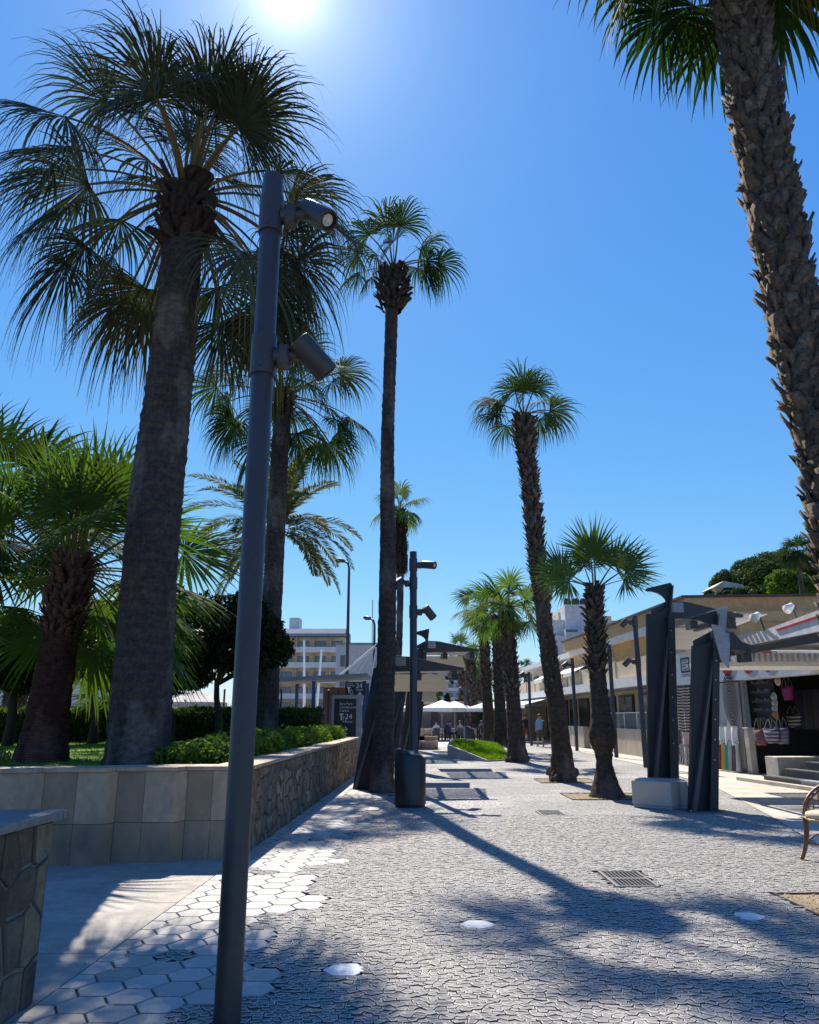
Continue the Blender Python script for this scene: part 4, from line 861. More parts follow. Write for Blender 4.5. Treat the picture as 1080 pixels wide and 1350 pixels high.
# ================================================================== PERGOLAS
M_BLADE = pm('blue_black_steel', (0.020, 0.024, 0.028), (0.032, 0.036, 0.040), 1.2, 0.5, 0.08, 60, spec=0.35)
M_RIB = pm('steel_rib', (0.075, 0.075, 0.078), (0.055, 0.055, 0.058), 3, 0.45)
M_PLATE = pm('grey_plate', (0.32, 0.34, 0.35), (0.26, 0.28, 0.29), 4, 0.5)
M_SLAT = pm('canopy_slat', (0.60, 0.57, 0.51), (0.50, 0.475, 0.42), 2.5, 0.6, stretch=(0.4, 6, 6))
M_DKSTEEL = pm('dark_beam', (0.028, 0.030, 0.033), (0.04, 0.042, 0.046), 4, 0.5)
def pergola(label, loc, H, reach, depth, lean=0.45, wd=0.5, rot=0.0, panel=True, shift=0.0, slats=10, bolts=False, group='steel blade pergolas'):
    """one leaning blade post with a horned, bitten top carrying a slatted canopy towards +x; base centre at the origin; H is the horn tip"""
    t = thing('pergola', label, 'pergola', loc, rot, group)
    hb = H-0.62; hw = wd/2
    def sx(z): return lean*z/H
    arc = [(sx(hb)-hw+0.04 + 0.40*(math.sin(a)), hb + 0.24*(1-math.cos(a))) for a in [math.pi*k/10 for k in range(11)]]
    poly = [(-hw, 0), (hw, 0), (sx(hb)+hw*0.9, hb*0.98), (sx(H)+hw*0.95, H), (sx(H)+hw*0.8, H+0.03), (arc[-1][0], hb+0.53)] + arc[::-1] + [(sx(hb)-hw, hb)]
    m = MB(); m.prism(poly, 'y', -0.05, 0.05); m.prism([(hw*0.35, 0), (hw, 0), (sx(hb)+hw*0.9, hb*0.98), (sx(hb)+hw*0.4, hb*0.98)], 'y', -0.20, -0.053); m.build('blade', M_BLADE, t, bevel=0.006)
    m = MB(); m.box(-hw-0.06, hw+0.06, -0.26, 0.12, 0.0, 0.018); m.build('base_plate', M_RIB, t)
    if bolts:
        for bx in (-hw-0.03, hw+0.03):
            for by in (-0.22, 0.08): m = MB(); m.lathe([(0.016, 0.018), (0.016, 0.034), (0.001, 0.036)], 6, 0, (bx, by, 0)); m.build('bolt', M_STEEL, t)
        for q in range(6):
            zz = hb*(0.3+0.12*q); m = MB(); m.lathe([(0.014, 0.0), (0.013, 0.010), (0.001, 0.012)], 8); m.v = [(sx(zz)+hw*0.62+v_[0], -0.203-v_[2], zz+v_[1]) for v_ in m.v]; m.build('bolt', M_STEEL, t)
    m = MB(); m.prism([(-hw+0.02, 0.0), (-hw+0.10, 0.0), (sx(H)+hw*0.92, H*0.99), (sx(H)+hw*0.84, H*0.99)], 'y', -0.17, -0.052); m.build('rib', M_RIB, t, bevel=0.004)
    xb = sx(hb)+hw*0.6; x0 = xb; zb = hb-0.02
    m = MB(); m.prism([(x0-0.3, zb+0.12), (x0+0.05, zb+0.30), (x0+0.45, zb+0.28), (x0+reach*0.75, zb+0.10), (x0+reach, zb+0.02), (x0+reach, zb-0.04), (x0+reach*0.5, zb-0.06), (x0-0.3, zb-0.08)], 'y', 0.054, 0.13)
    m.build('beam', M_DKSTEEL, t, bevel=0.004)
    for k in (0.35, 0.85):
        m = MB(); m.box(x0+reach*k, x0+reach*k+0.10, 0.13, depth, zb-0.10, zb+0.02); m.box(x0+reach*k-0.03, x0+reach*k+0.13, 0.2, 0.5, zb-0.26, zb-0.103); m.build('cross_beam', M_DKSTEEL, t)
    m = MB(); m.prism([(x0+0.02, zb+0.06), (x0+0.36, zb+0.06), (x0+0.36, zb+0.26), (x0+0.02, zb+0.28)], 'y', 0.03, 0.052); m.build('grey_plate', M_PLATE, t)
    x0 = xb+shift; m = MB()
    for k in range(slats):
        y0 = 0.16+(depth-0.16)*k/slats; y1 = y0+(depth-0.16)/slats*0.62; sk = 0.25*(1-k/slats)
        m.box(x0-0.05+sk*0.2, x0+reach-sk*0.8, y0, y1, zb+0.024, zb+0.05)
    m.build('slat_canopy', M_SLAT, t)
    if panel:
        m = MB(); n = 9; yA, zA, yB, zB = depth+0.03, zb-0.02, depth+1.15, zb-0.42
        for k in range(n):
            f0, f1 = k/n, (k+0.93)/n; y0 = yA+(yB-yA)*f0; y1 = yA+(yB-yA)*f1; z0 = zA+(zB-zA)*f0; z1 = zA+(zB-zA)*f1
            m.prism([(y0, z0), (y1, z1), (y1, z1+0.025), (y0, z0+0.025)], 'x', x0-0.15, x0+reach*(0.80+0.1*f0))
        m.build('louvre_panel', M_SLAT, t)
    return t
pergola('low leaning blade pergola standing behind the slender palm beside the rubble wall', (-1.05, 18.35, 0), 3.35, 1.75, 2.6, lean=0.55)
pergola('tall blade pergola behind the spotlight post and black bin', (-0.10, 24.5, 0), 4.30, 1.75, 2.6, lean=0.50)
pergola('far low blade pergola whose pale canopy shows under the nearer ones', (-0.75, 30.5, 0), 3.30, 1.6, 2.6, lean=0.5)
pergola('farthest blade pergola on the wall side of the promenade', (0.15, 37.0, 0), 4.0, 1.5, 2.6, lean=0.5)
pergola('tall horned blade pergola behind the granite block by the shops', (4.93, 15.75, 0), 4.28, 1.6, 2.3, lean=0.30, wd=0.55, shift=0.75, bolts=True)
R2 = pergola('low horned blade pergola at the near end of the granite block', (5.15, 14.3, 0), 3.50, 0.8, 1.4, lean=0.42, wd=0.46, panel=False, slats=4, bolts=True)
m = MB(); m.prism([(0.52, 2.62), (0.66, 2.45), (0.72, 2.9), (0.60, 3.22), (0.42, 3.25)], 'y', -0.26, -0.215); m.prism([(0.45, 3.5), (0.85, 3.62), (0.74, 2.98)], 'y', -0.02, 0.03); m.build('drilled_plate', M_PLATE, R2, bevel=0.004)
# granite block bench
gb = thing('granite_block', 'grey granite block bench at the foot of the horned blades', 'bench', (4.1, 14.35, 0))
pl = [(0.0, 0.50), (0.55, -0.02), (0.80, 0.22), (0.92, 0.14), (1.02, 0.55), (0.98, 0.95), (0.35, 1.15)]
m = MB(); m.prism([(x*0.97+0.01, y*0.97+0.01) for x, y in pl], 'z', 0, 0.05); m.prism(pl, 'z', 0.052, 0.47)
m.build('block', pm('granite', (0.38, 0.35, 0.31), (0.50, 0.46, 0.41), 60, 0.5, 0.15, 90), gb, bevel=0.012)
# bin
M_BIN = pm('black_bin', (0.018, 0.020, 0.023), (0.028, 0.030, 0.034), 3, 0.38, 0.1, 80)
bn = thing('litter_bin', 'large black cylindrical litter bin at the foot of the slender palm', 'litter bin', (0.01, 14.95, 0), 0, 'black litter bins')
n = 40; v = []; rr = 0.295
for z, q, tl in ((0, 0.93, 0), (0.05, 0.95, 0), (0.052, 1.0, 0), (0.93, 1.0, 1), (0.945, 0.97, 1), (0.935, 0.86, 1), (0.80, 0.84, 1), (0.80, 0.02, 1)):
    for k in range(n):
        a = 2*math.pi*k/n; v.append((rr*q*math.cos(a), rr*q*math.sin(a), z - (0.075*q*math.cos(a) if tl else 0) + (0.02*q*math.sin(a) if tl else 0)))
m = MB(); m.add(v, [(i*n+k, i*n+(k+1) % n, (i+1)*n+(k+1) % n, (i+1)*n+k) for i in range(7) for k in range(n)]); m.build('drum', M_BIN, bn, smooth='auto')
m = MB(); m.lathe([(0.001, 0.0), (0.075, 0.0), (0.08, 0.03), (0.07, 0.06), (0.03, 0.065), (0.001, 0.05)], 18, 0, (0.02, -0.10, 0.925)); m.box(-0.20, 0.22, -0.02, 0.02, 0.905, 0.918); m.build('ashtray', M_STEEL, bn, smooth='auto')
g = G(627, 986); c = copy_tree(bn); c.location = (g.x, 46.5, 0); c['label'] = 'far black litter bin before the distant palms'; c.scale = (1, 1, 1.05)
# ================================================================== GRASS BED, BOWLS
A = G(590, 1000); gb2 = thing('grass_bed', 'wedge shaped grass bed with a concrete kerb at the foot of the three palms', 'planter', (A.x, A.y, 0))
pts5 = [(0, 0, 0.52), (1.35, -2.3, 0.06), (2.55, -1.3, 0.06), (2.75, 4.6, 0.40), (0.55, 7.5, 0.55)]
M_KERB = pm('bed_concrete', (0.42, 0.39, 0.36), (0.33, 0.31, 0.29), 2, 0.7, 0.2, 50)
m = MB(); n = 5
inn = [(0.16, 0.0, 0.50), (1.40, -2.05, 0.05), (2.40, -1.15, 0.05), (2.60, 4.45, 0.38), (0.65, 7.3, 0.53)]
v = [(x, y, -0.02) for x, y, z in pts5] + pts5 + inn + [(x, y, -0.02) for x, y, z in inn]
m.add(v, [(l*n+k, l*n+(k+1) % n, (l+1)*n+(k+1) % n, (l+1)*n+k) for l in range(3) for k in range(n)]); m.build('kerb', M_KERB, gb2)
m = MB(); m.add([(x, y, z-0.02) for x, y, z in inn] + [(1.6, 1.5, 0.52)], [(k, (k+1) % 5, 5) for k in range(5)]); m.build('turf', M_LAWN, gb2)
def bedp(r, n_):
    k = r.integers(0, 5, n_); a = r.random(n_); b = r.random(n_); sw_ = a+b > 1; a[sw_] = 1-a[sw_]; b[sw_] = 1-b[sw_]
    I = np.array([(x, y, z-0.02) for x, y, z in inn]); C = np.array([1.6, 1.5, 0.52]); return C + (I[k]-C)*a[:, None] + (I[(k+1) % 5]-C)*b[:, None]
V, F, T = grass_patch(bedp, 9000, 0.10, 6, 0.014); o = npmesh('grass', V, F, M_GRASS, gb2, point_attr={'tint': T, 'dead': T*0}); o['kind'] = 'stuff'
m = MB()
for x in (0.12, 0.75): m.tube([(x, 0.2, 0.48), (x, 0.2, 0.62), (x+0.06, 0.25, 0.66), (x+0.30, 0.6, 0.66), (x+0.36, 0.65, 0.62), (x+0.36, 0.65, 0.46)], 0.022, 8)
m.build('hoop_rail', M_POLE2, gb2, smooth=True)
M_BOWL = pm('rose_stone', (0.46, 0.34, 0.29), (0.38, 0.28, 0.24), 5, 0.7, 0.2, 60)
for px, lab in ((564, 'rose stone bowl planter beyond the steel blades'), (546, 'rose stone bowl planter half hidden behind the spotlight post')):
    g = G(px, 988); bt = thing('bowl_planter', lab, 'planter', (g.x, g.y, 0), 0, 'rose stone bowls')
    m = MB(); m.lathe([(0.001, 0), (0.36, 0.0), (0.44, 0.12), (0.54, 0.38), (0.55, 0.42), (0.48, 0.42), (0.44, 0.34), (0.001, 0.33)], 22); m.build('bowl', M_BOWL, bt, smooth='auto')
    m = MB(); m.box(-0.55, 0.55, 0.55, 0.9, 0, 0.62); m.build('back_block', M_TRAV2, bt)
# ================================================================== CAFE
M_CANVAS = pm('white_canvas', (0.80, 0.78, 0.74), (0.72, 0.70, 0.67), 2, 0.8)
M_BEIGE = pm('beige_canvas', (0.52, 0.47, 0.40), (0.46, 0.41, 0.35), 2, 0.8)
M_BLACK = pm('black_furniture', (0.025, 0.025, 0.028), (0.04, 0.04, 0.042), 6, 0.6)
def parasol(label, x, y, zt, half, drop, canvas, group='cafe parasols'):
    t = thing('parasol', label, 'parasol', (x, y, 0), 0, group)
    m = MB(); m.tube([(0, 0, 0), (0, 0, zt)], 0.03, 8); m.lathe([(0.001, 0.0), (0.28, 0.0), (0.26, 0.06), (0.05, 0.09)], 12); m.build('pole', M_STEEL, t)
    m = MB(); N = 8; v = [(0, 0, zt)]; 
    for r_, z in ((half*0.5, zt-drop*0.55), (half, zt-drop)): v += [(r_*math.cos(2*math.pi*(k+.5)/N), r_*math.sin(2*math.pi*(k+.5)/N), z) for k in range(N)]
    m.add(v, [(0, 1+k, 1+(k+1) % N) for k in range(N)] + [(1+k, 1+N+k, 1+N+(k+1) % N, 1+(k+1) % N) for k in range(N)])
    v = [(half*math.cos(2*math.pi*(k+.5)/N), half*math.sin(2*math.pi*(k+.5)/N), z) for z in (zt-drop, zt-drop-0.24) for k in range(N)]
    m.build('canopy', canvas, t); m = MB(); m.add(v, [(k, (k+1) % N, N+(k+1) % N, N+k) for k in range(N)]); m.build('valance', canvas, t); return t
for px, Y, half, lab in ((583, 55, 1.65, 'middle white cafe parasol over the dark chairs'), (600, 58, 1.6, 'white cafe parasol just behind the middle one'), (512, 55, 1.8, 'white cafe parasol partly behind the spotlight post and blades'), (645, 57, 1.8, 'white cafe parasol behind the three clustered palms')):
    b = P(px, 950, Y); parasol(lab, b.x, Y, 2.75, half, 0.55, M_CANVAS)
b = P(258, 925, 42); parasol('wide beige parasol beyond the hedge and fence', b.x, 42, 3.1, 1.7, 0.75, M_BEIGE, 'parasols beyond the fence')
def cafe_chair():
    t = thing('cafe_chair', 'dark cafe chair drawn up to the tables under the white parasols', 'chair', (0, 0, 0), 0, 'cafe chairs under the parasols')
    m = MB(); m.box(-0.22, 0.22, -0.22, 0.22, 0.43, 0.47); m.build('seat', M_BLACK, t)
    m = MB(); m.box(-0.22, 0.22, 0.19, 0.225, 0.473, 0.86); m.build('backrest', M_BLACK, t)
    for sx in (-.2, .2):
        for sy in (-.19, .18):
            m = MB(); m.tube([(sx, sy, 0), (sx, sy, 0.428)], 0.02, 6); m.build('leg', M_BLACK, t)
    return t
def cafe_table():
    t = thing('cafe_table', 'square dark cafe table under the white parasols', 'table', (0, 0, 0), 0, 'cafe tables under the parasols')
    m = MB(); m.box(-0.4, 0.4, -0.4, 0.4, 0.72, 0.75); m.build('tabletop', M_BLACK, t)
    m = MB(); m.tube([(0, 0, 0.02), (0, 0, 0.718)], 0.03, 8); m.lathe([(0.001, 0), (0.25, 0), (0.24, 0.03), (0.001, 0.035)], 12); m.build('pedestal', M_BLACK, t); return t
ch0, tb0 = cafe_chair(), cafe_table(); first = True
seats = []
for i, px in enumerate((503, 530, 575, 590, 606, 634, 650)):
    Y = 53.5+(i % 2)*1.6; b = P(px, 960, Y)
    tb_ = tb0 if first else copy_tree(tb0); tb_.location = (b.x, Y, 0)
    for j, (dx, dy, rz) in enumerate(((0, -0.62, math.pi), (0, 0.62, 0), (-0.62, 0, math.pi/2), (0.62, 0, -math.pi/2))):
        c = ch0 if first else copy_tree(ch0); first = False
        c.location = (b.x+dx, Y+dy, 0); c.rotation_euler = (0, 0, rz); seats.append((b.x+dx, Y+dy, rz))
# people: one continuous skinned body each
M_SKIN = pm('skin', (0.42, 0.26, 0.19), (0.38, 0.23, 0.17), 8, 0.5)
M_HAIR = pm('dark_hair', (0.03, 0.02, 0.015), None, 20, 0.6)
def cloth(c): return pm('cloth', c, None, 10, 0.85)
def person(label, loc, rot, joints, edges, rad, cols, shirt, trouser, group=None, hair=M_HAIR, z_neck=1.42, z_waist=0.95, sit=False, sleeve=None):
    me = bpy.data.meshes.new('person'); me.from_pydata(joints, edges, [])
    o = bpy.data.objects.new('person', me); COL.objects.link(o)
    sk = o.modifiers.new('skin', 'SKIN'); sk.use_smooth_shade = True
    for i, v in enumerate(me.skin_vertices[0].data): v.radius = rad[i]; v.use_root = (i == 0)
    sb = o.modifiers.new('sub', 'SUBSURF'); sb.levels = sb.render_levels = 2
    dg = bpy.context.evaluated_depsgraph_get(); me2 = bpy.data.meshes.new_from_object(o.evaluated_get(dg))
    bpy.data.objects.remove(o); me2.name = 'person'
    o = bpy.data.objects.new('person', me2); COL.objects.link(o); o.location = loc; o.rotation_euler = (0, 0, rot)
    me2.materials.clear()
    for m_ in (M_SKIN, shirt, trouser): me2.materials.append(m_)
    for p in me2.polygons:
        c = p.center; p.material_index = cols(c); p.use_smooth = True
    hd = Vector(joints[HEADI]); m = MB(); r = 0.108
    prof = [(0.001, r*1.12), (r*0.55, r*1.0), (r*0.93, r*0.6), (r*1.04, r*0.15), (r*1.0, -r*0.15)]
    m.lathe(prof, 14, 0, (hd.x, hd.y+0.012, hd.z+0.02)); m.build('hair', hair, o, smooth=True)
    m = MB(); fy = hd.y-0.098                      # the face looks towards -y
    m.tube([(hd.x, fy+0.01, hd.z+0.02), (hd.x, fy-0.018, hd.z-0.02), (hd.x, fy+0.01, hd.z-0.03)], [0.008, 0.014, 0.008], 6)
    m.build('nose', M_SKIN, o); m = MB()
    for s in (-1, 1): m.lathe([(0.001, 0.01), (0.012, 0), (0.001, -0.01)], 8, 0, (hd.x+s*0.035, fy+0.014, hd.z+0.022))
    m.box(hd.x-0.025, hd.x+0.025, fy+0.004, fy+0.02, hd.z-0.062, hd.z-0.054); m.build('face', M_HAIR, o)
    tag(o, label, 'person', group); return o
HEADI = 4
def walker(label, loc, rot, shirt, trouser, stride=0.22, hair=M_HAIR):
    s = stride
    J = [(0, 0, 0.95), (0, 0.01, 1.15), (0, 0.0, 1.38), (0, 0, 1.50), (0, -0.01, 1.62), (0, 0, 1.71),
         (0.17, 0.01, 1.38), (0.23, s*0.5, 1.12), (0.24, s*0.35, 0.88), (0.245, s*0.3, 0.80), (-0.17, 0.01, 1.38), (-0.23, -s*0.5, 1.12), (-0.24, -s*1.1, 0.90), (-0.24, -s*1.3, 0.82),
         (0.09, -0.01, 0.88), (0.10, -s*0.7, 0.50), (0.10, -s*0.9, 0.07), (0.10, -s*0.9-0.17, 0.035), (-0.09, 0.01, 0.88), (-0.10, s*0.3, 0.49), (-0.10, s*1.2, 0.09), (-0.10, s*1.2-0.15, 0.03)]
    E = [(0, 1), (1, 2), (2, 3), (3, 4), (4, 5), (2, 6), (6, 7), (7, 8), (8, 9), (2, 10), (10, 11), (11, 12), (12, 13), (0, 14), (14, 15), (15, 16), (16, 17), (0, 18), (18, 19), (19, 20), (20, 21)]
    Rd = [(.15, .11), (.145, .10), (.15, .10), (.055, .055), (.085, .10), (.06, .07), (.06, .06), (.045, .045), (.036, .036), (.03, .045), (.06, .06), (.045, .045), (.036, .036), (.03, .045), (.09, .09), (.06, .065), (.042, .045), (.035, .05), (.09, .09), (.06, .065), (.042, .045), (.035, .05)]
    def cols(c):
        if c.z > 1.44: return 0
        if abs(c.x) > 0.19 and c.z < 1.16: return 0
        if c.z > 0.92: return 1
        return 2 if c.z > 0.50 else (2 if c.z < 0.06 else 0)
    return person(label, loc, rot, J, E, Rd, cols, shirt, trouser, hair=hair)
def sitter(label, loc, rot, shirt, trouser, group):
    J = [(0, 0.02, 0.55), (0, 0.05, 0.75), (0, 0.04, 0.98), (0, 0.03, 1.10), (0, 0.01, 1.22), (0, 0.02, 1.31),
         (0.17, 0.04, 0.97), (0.23, -0.06, 0.74), (0.16, -0.28, 0.74), (0.13, -0.36, 0.76), (-0.17, 0.04, 0.97), (-0.23, -0.06, 0.74), (-0.16, -0.28, 0.74), (-0.13, -0.36, 0.76),
         (0.10, -0.05, 0.54), (0.12, -0.42, 0.52), (0.12, -0.42, 0.08), (0.12, -0.55, 0.035), (-0.10, -0.05, 0.54), (-0.12, -0.42, 0.52), (-0.12, -0.40, 0.08), (-0.12, -0.53, 0.035)]
    E = [(0, 1), (1, 2), (2, 3), (3, 4), (4, 5), (2, 6), (6, 7), (7, 8), (8, 9), (2, 10), (10, 11), (11, 12), (12, 13), (0, 14), (14, 15), (15, 16), (16, 17), (0, 18), (18, 19), (19, 20), (20, 21)]
    Rd = [(.15, .11), (.145, .10), (.15, .10), (.055, .055), (.085, .10), (.06, .07), (.06, .06), (.045, .045), (.036, .036), (.03, .045), (.06, .06), (.045, .045), (.036, .036), (.03, .045), (.09, .09), (.065, .065), (.042, .045), (.035, .05), (.09, .09), (.065, .065), (.042, .045), (.035, .05)]
    cols = lambda c: 0 if c.z > 1.05 else (1 if c.z > 0.62 or (c.y > -0.02 and c.z > 0.55) else 2)
    return person(label, loc, rot, J, E, Rd, cols, shirt, trouser, group=group)
b = G(713, 985); wk = walker('person in a pale blue shirt walking away with a black bag past the hanging dresses', (b.x, b.y, 0), math.pi+0.1, cloth((0.25, 0.48, 0.68)), cloth((0.08, 0.10, 0.05)))
bg_ = thing('shoulder_bag', 'black bag carried by the walking person', 'bag', (b.x+0.24, b.y-0.10, 0.98)); m = MB(); m.box(-0.07, 0.07, -0.17, 0.17, -0.18, 0.18); m.build('pouch', M_BLACK, bg_, bevel=0.03)
m = MB(); m.tube([(0, -0.12, 0.17), (-0.04, -0.06, 0.40), (-0.05, 0.06, 0.44), (0, 0.12, 0.17)], 0.014, 6); m.build('strap', M_BLACK, bg_)
b = G(697, 979); walker('person in a dark top standing among the hanging dresses', (b.x, b.y+1.0, 0), 0.6, cloth((0.05, 0.05, 0.07)), cloth((0.35, 0.08, 0.06)), 0.06)
shirts = [(0.60, 0.58, 0.55), (0.05, 0.08, 0.20), (0.35, 0.30, 0.26), (0.08, 0.10, 0.18), (0.45, 0.42, 0.5), (0.12, 0.1, 0.1)]
for k, (si, lab) in enumerate(((8, 'person in a pale top seated under the middle parasol'), (12, 'person in a navy top seated near the parasol pole'), (16, 'person in a brown top seated before the low dark wall'), (18, 'person in a dark blue top seated with arms on the table'), (5, 'person in lilac seated behind the steel blade'), (20, 'person in a black top seated behind the clustered palms'))):
    x, y, rz = seats[si]; sitter(lab, (x, y, 0), rz, cloth(shirts[k]), cloth((0.05, 0.05, 0.08)), 'guests seated at the cafe')
# ================================================================== BACKGROUND BUILDINGS
M_WHITE = pm('white_render', (0.72, 0.69, 0.63), (0.64, 0.61, 0.56), 0.4, 0.85, stain=(0.55, 0.52, 0.47), stscale=0.5)
M_OCHRE = pm('ochre_render', (0.64, 0.38, 0.15), (0.56, 0.33, 0.13), 1.2, 0.85, 0.3, 40, stain=(0.38, 0.26, 0.15))
M_OCHRE2 = pm('ochre_stone', (0.60, 0.38, 0.18), (0.44, 0.28, 0.13), 5, 0.85, 0.5, 30)
M_GLASS = pm('blue_glass', (0.10, 0.17, 0.26), (0.05, 0.09, 0.14), 1.0, 0.12, spec=0.8)
M_DARKGLASS = pm('dark_glass', (0.03, 0.035, 0.04), (0.05, 0.055, 0.06), 2, 0.15, spec=0.8)
M_FRAME = pm('window_frame', (0.05, 0.055, 0.06), None, 4, 0.5)
M_GREYROOF = pm('grey_roof', (0.26, 0.28, 0.32), (0.22, 0.24, 0.28), 0.5, 0.9, spec=0.15)
M_CREAM = pm('cream_render', (0.66, 0.52, 0.33), (0.59, 0.46, 0.29), 0.5, 0.85)
def hotel(name, label, x0, x1, Y, ztop, fl, n, pitch, off, depth=14, group=None, roof=True, wcol=M_CREAM, bal=M_WHITE, ww=0.62):
    t = thing(name, label, 'building', ((x0+x1)/2, Y, 0), 0, group); W = x1-x0; hw = W/2
    m = MB(); m.box(-hw, hw, 1.2, depth, 0, ztop-0.8 if roof else ztop); m.build('wall', wcol, t)
    if roof:
        m = MB(); m.box(-hw-0.2, hw+0.2, -0.2, depth, ztop-0.797, ztop-2.3+1.503); m.prism([(-0.2, ztop-0.79), (-0.2, ztop-0.2), (1.6, ztop+0.9), (depth, ztop+0.9), (depth, ztop-0.79)], 'x', -hw-0.2, hw+0.2); m.build('roof', M_GREYROOF, t)
    z = ztop-0.8-fl
    while z > 0.2:
        m = MB(); m.box(-hw, hw, -0.1, 1.197, z-0.12, z); m.box(-hw, hw, -0.1, 0.05, z+0.003, z+0.95); m.build('balcony', bal, t)
        for k in range(n):
            xc = -hw+off+k*pitch; f = MB(); wd = pitch*ww
            f.box(xc, xc+0.09, 1.12, 1.197, z+0.02, z+fl*0.74); f.box(xc+wd-0.09, xc+wd, 1.12, 1.197, z+0.02, z+fl*0.74); f.box(xc+0.09, xc+wd-0.09, 1.12, 1.197, z+fl*0.74-0.09, z+fl*0.74); f.box(xc+wd/2-0.04, xc+wd/2+0.04, 1.13, 1.197, z+0.02, z+fl*0.74-0.09)
            fo = f.build('window', M_FRAME, t); g_ = MB(); g_.box(xc+0.09, xc+wd-0.09, 1.15, 1.197, z+0.02, z+fl*0.74-0.09); g_.build('pane', M_GLASS, fo)
            d_ = MB(); d_.box(xc-0.35, xc-0.27, 0.05, 1.197, z+0.003, z+fl-0.13); d_.build('divider', wcol, t)
        z -= fl
    return t
hotel('hotel', 'cream and white balcony hotel with a grey roof behind the tall street light', -29.0, -12.8, 150, 17.6, 2.95, 5, 3.3, 0.6)
m = MB(); t = bpy.data.objects['hotel']; m.box(-3.4, -1.4, 4, 8, 18.2, 21.0); m.build('roof_block', M_WHITE, t)
t = thing('annex_building', 'plain pale grey annex wall with one slim window row beside the hotel', 'building', (-9.0, 118, 0)); m = MB(); m.box(-2.3, 5.5, 0, 12, 0, 12.3); m.build('wall', pm('grey_render', (0.50, 0.48, 0.45), (0.45, 0.435, 0.41), 0.3, 0.9), t); m = MB(); m.box(-2.5, 5.7, -0.2, 12, 12.303, 12.6); m.build('roof', M_GREYROOF, t)
for z in (3.2, 6.0, 9.0):
    m = MB(); m.box(-1.6, -0.9, -0.06, -0.003, z, z+1.7); m.build('window', M_DARKGLASS, t)
m = MB(); m.tube([(3.0, 5, 12.6), (3.0, 5, 20.0)], 0.06, 6); m.build('antenna', M_POLE2, t)
hotel('hotel', 'tall white balcony hotel far beyond the cafe parasols', -6.0, 18.5, 255, 19.5, 2.95, 8, 3.0, 0.5, roof=False, wcol=pm('blue_white_render', (0.62, 0.66, 0.72), (0.56, 0.60, 0.66), 0.3, 0.9), bal=M_WHITE, ww=0.6)
m = MB(); hb2 = [o for o in bpy.data.objects if o.name.startswith('hotel.') and o.type == 'EMPTY'][0]; m.box(-12.4, 12.4, -0.3, 14, 19.503, 19.9); m.build('roof', M_WHITE, hb2)
t = thing('low_building', 'long low white building behind the date palms at the frame edge', 'building', (-36, 70, 0)); m = MB(); m.prism([(-13, 0), (13, 0), (13, 4.2), (0, 5.4), (-6, 6.6), (-13, 6.6)], 'y', 0, 10); m.build('wall', M_WHITE, t); m = MB(); m.prism([(-13, 6.603), (-6, 6.603), (0, 5.403), (13, 4.203), (13.3, 4.4), (0, 5.7), (-6, 6.9), (-13, 6.9)], 'y', -0.3, 10); m.build('roof', M_GREYROOF, t)
for k in range(5):
    m = MB(); m.box(-11+k*4.6, -8.4+k*4.6, -0.05, -0.003, 1.0, 2.6); m.build('window', M_DARKGLASS, t)
# fence behind the hedge
fn = thing('garden_fence', 'dark post fence with red brown panels behind the clipped hedge', 'fence', (-16, 33.5, 0))
M_REDP = pm('red_panel', (0.30, 0.12, 0.09), (0.24, 0.095, 0.075), 1.5, 0.8); M_PALE = pm('pale_panel', (0.45, 0.38, 0.32), (0.38, 0.32, 0.27), 2, 0.8)
m = MB()
for k in range(11): m.box(-14+k*2.45+0.04, -14+(k+1)*2.45-0.04, -0.02, 0.02, 0.9, 1.95)
m.build('red_panel', M_REDP, fn); m = MB(); m.box(-14, 13, 0.03, 0.06, 0.5, 1.82); m.build('base_panel', M_PALE, fn)
for k in range(12): m = MB(); m.box(-14+k*2.45-0.035, -14+k*2.45+0.035, -0.035, 0.035, 0, 2.75); m.build('post', M_BLACK, fn)
m = MB()
for k in range(12*22): m.box(-14+k*0.102, -14+k*0.102+0.012, -0.006, 0.006, 1.96, 2.15)
m.build('railing', M_BLACK, fn)
# shelter with black sign, sign board
sh_ = thing('shelter', 'flat roofed shelter on blue posts before the hotel', 'shelter', (-3.6, 34, 0))
M_BLUEP = pm('blue_post', (0.03, 0.06, 0.20), None, 4, 0.5)
m = MB(); m.prism([(-2.2, 3.05), (1.78, 3.28), (1.78, 3.42), (-2.2, 3.22)], 'y', -0.6, 2.4); m.build('roof', M_GREYROOF, sh_)
for x, y in ((-0.55, -0.3), (1.66, -0.3), (-1.6, 2.0), (1.66, 2.0)): m = MB(); m.box(x-0.07, x+0.07, y-0.07, y+0.07, 0, 3.1 if x > -1 else 3.06); m.build('post', M_BLUEP, sh_)
m = MB(); m.box(-0.35, 0.72, 1.7, 1.8, 0, 2.9); m.build('brown_wall', pm('brown_boards', (0.20, 0.12, 0.075), (0.14, 0.085, 0.055), 4, 0.7), sh_)
m = MB(); m.box(-1.1, -0.68, 1.2, 1.26, 0, 2.1); m.build('orange_panel', pm('orange_panel', (0.55, 0.22, 0.06), None, 3, 0.6), sh_)
M_SIGN = pm('black_sign', (0.012, 0.011, 0.016), None, 4, 0.35); M_LET = pm('white_lettering', (0.78, 0.78, 0.78), None, 20, 0.5)
def arrow(mb, x, z, s, y):
    mb.box(x-s, x+s*0.7, y, y+0.004, z-s*0.13, z+s*0.13)
    for sg in (-1, 1): mb.prism([(x+s, z), (x+s*0.2, z+sg*s*0.8), (x+s*0.02, z+sg*s*0.62), (x+s*0.66, z)][::sg], 'y', y-0.002, y+0.002)
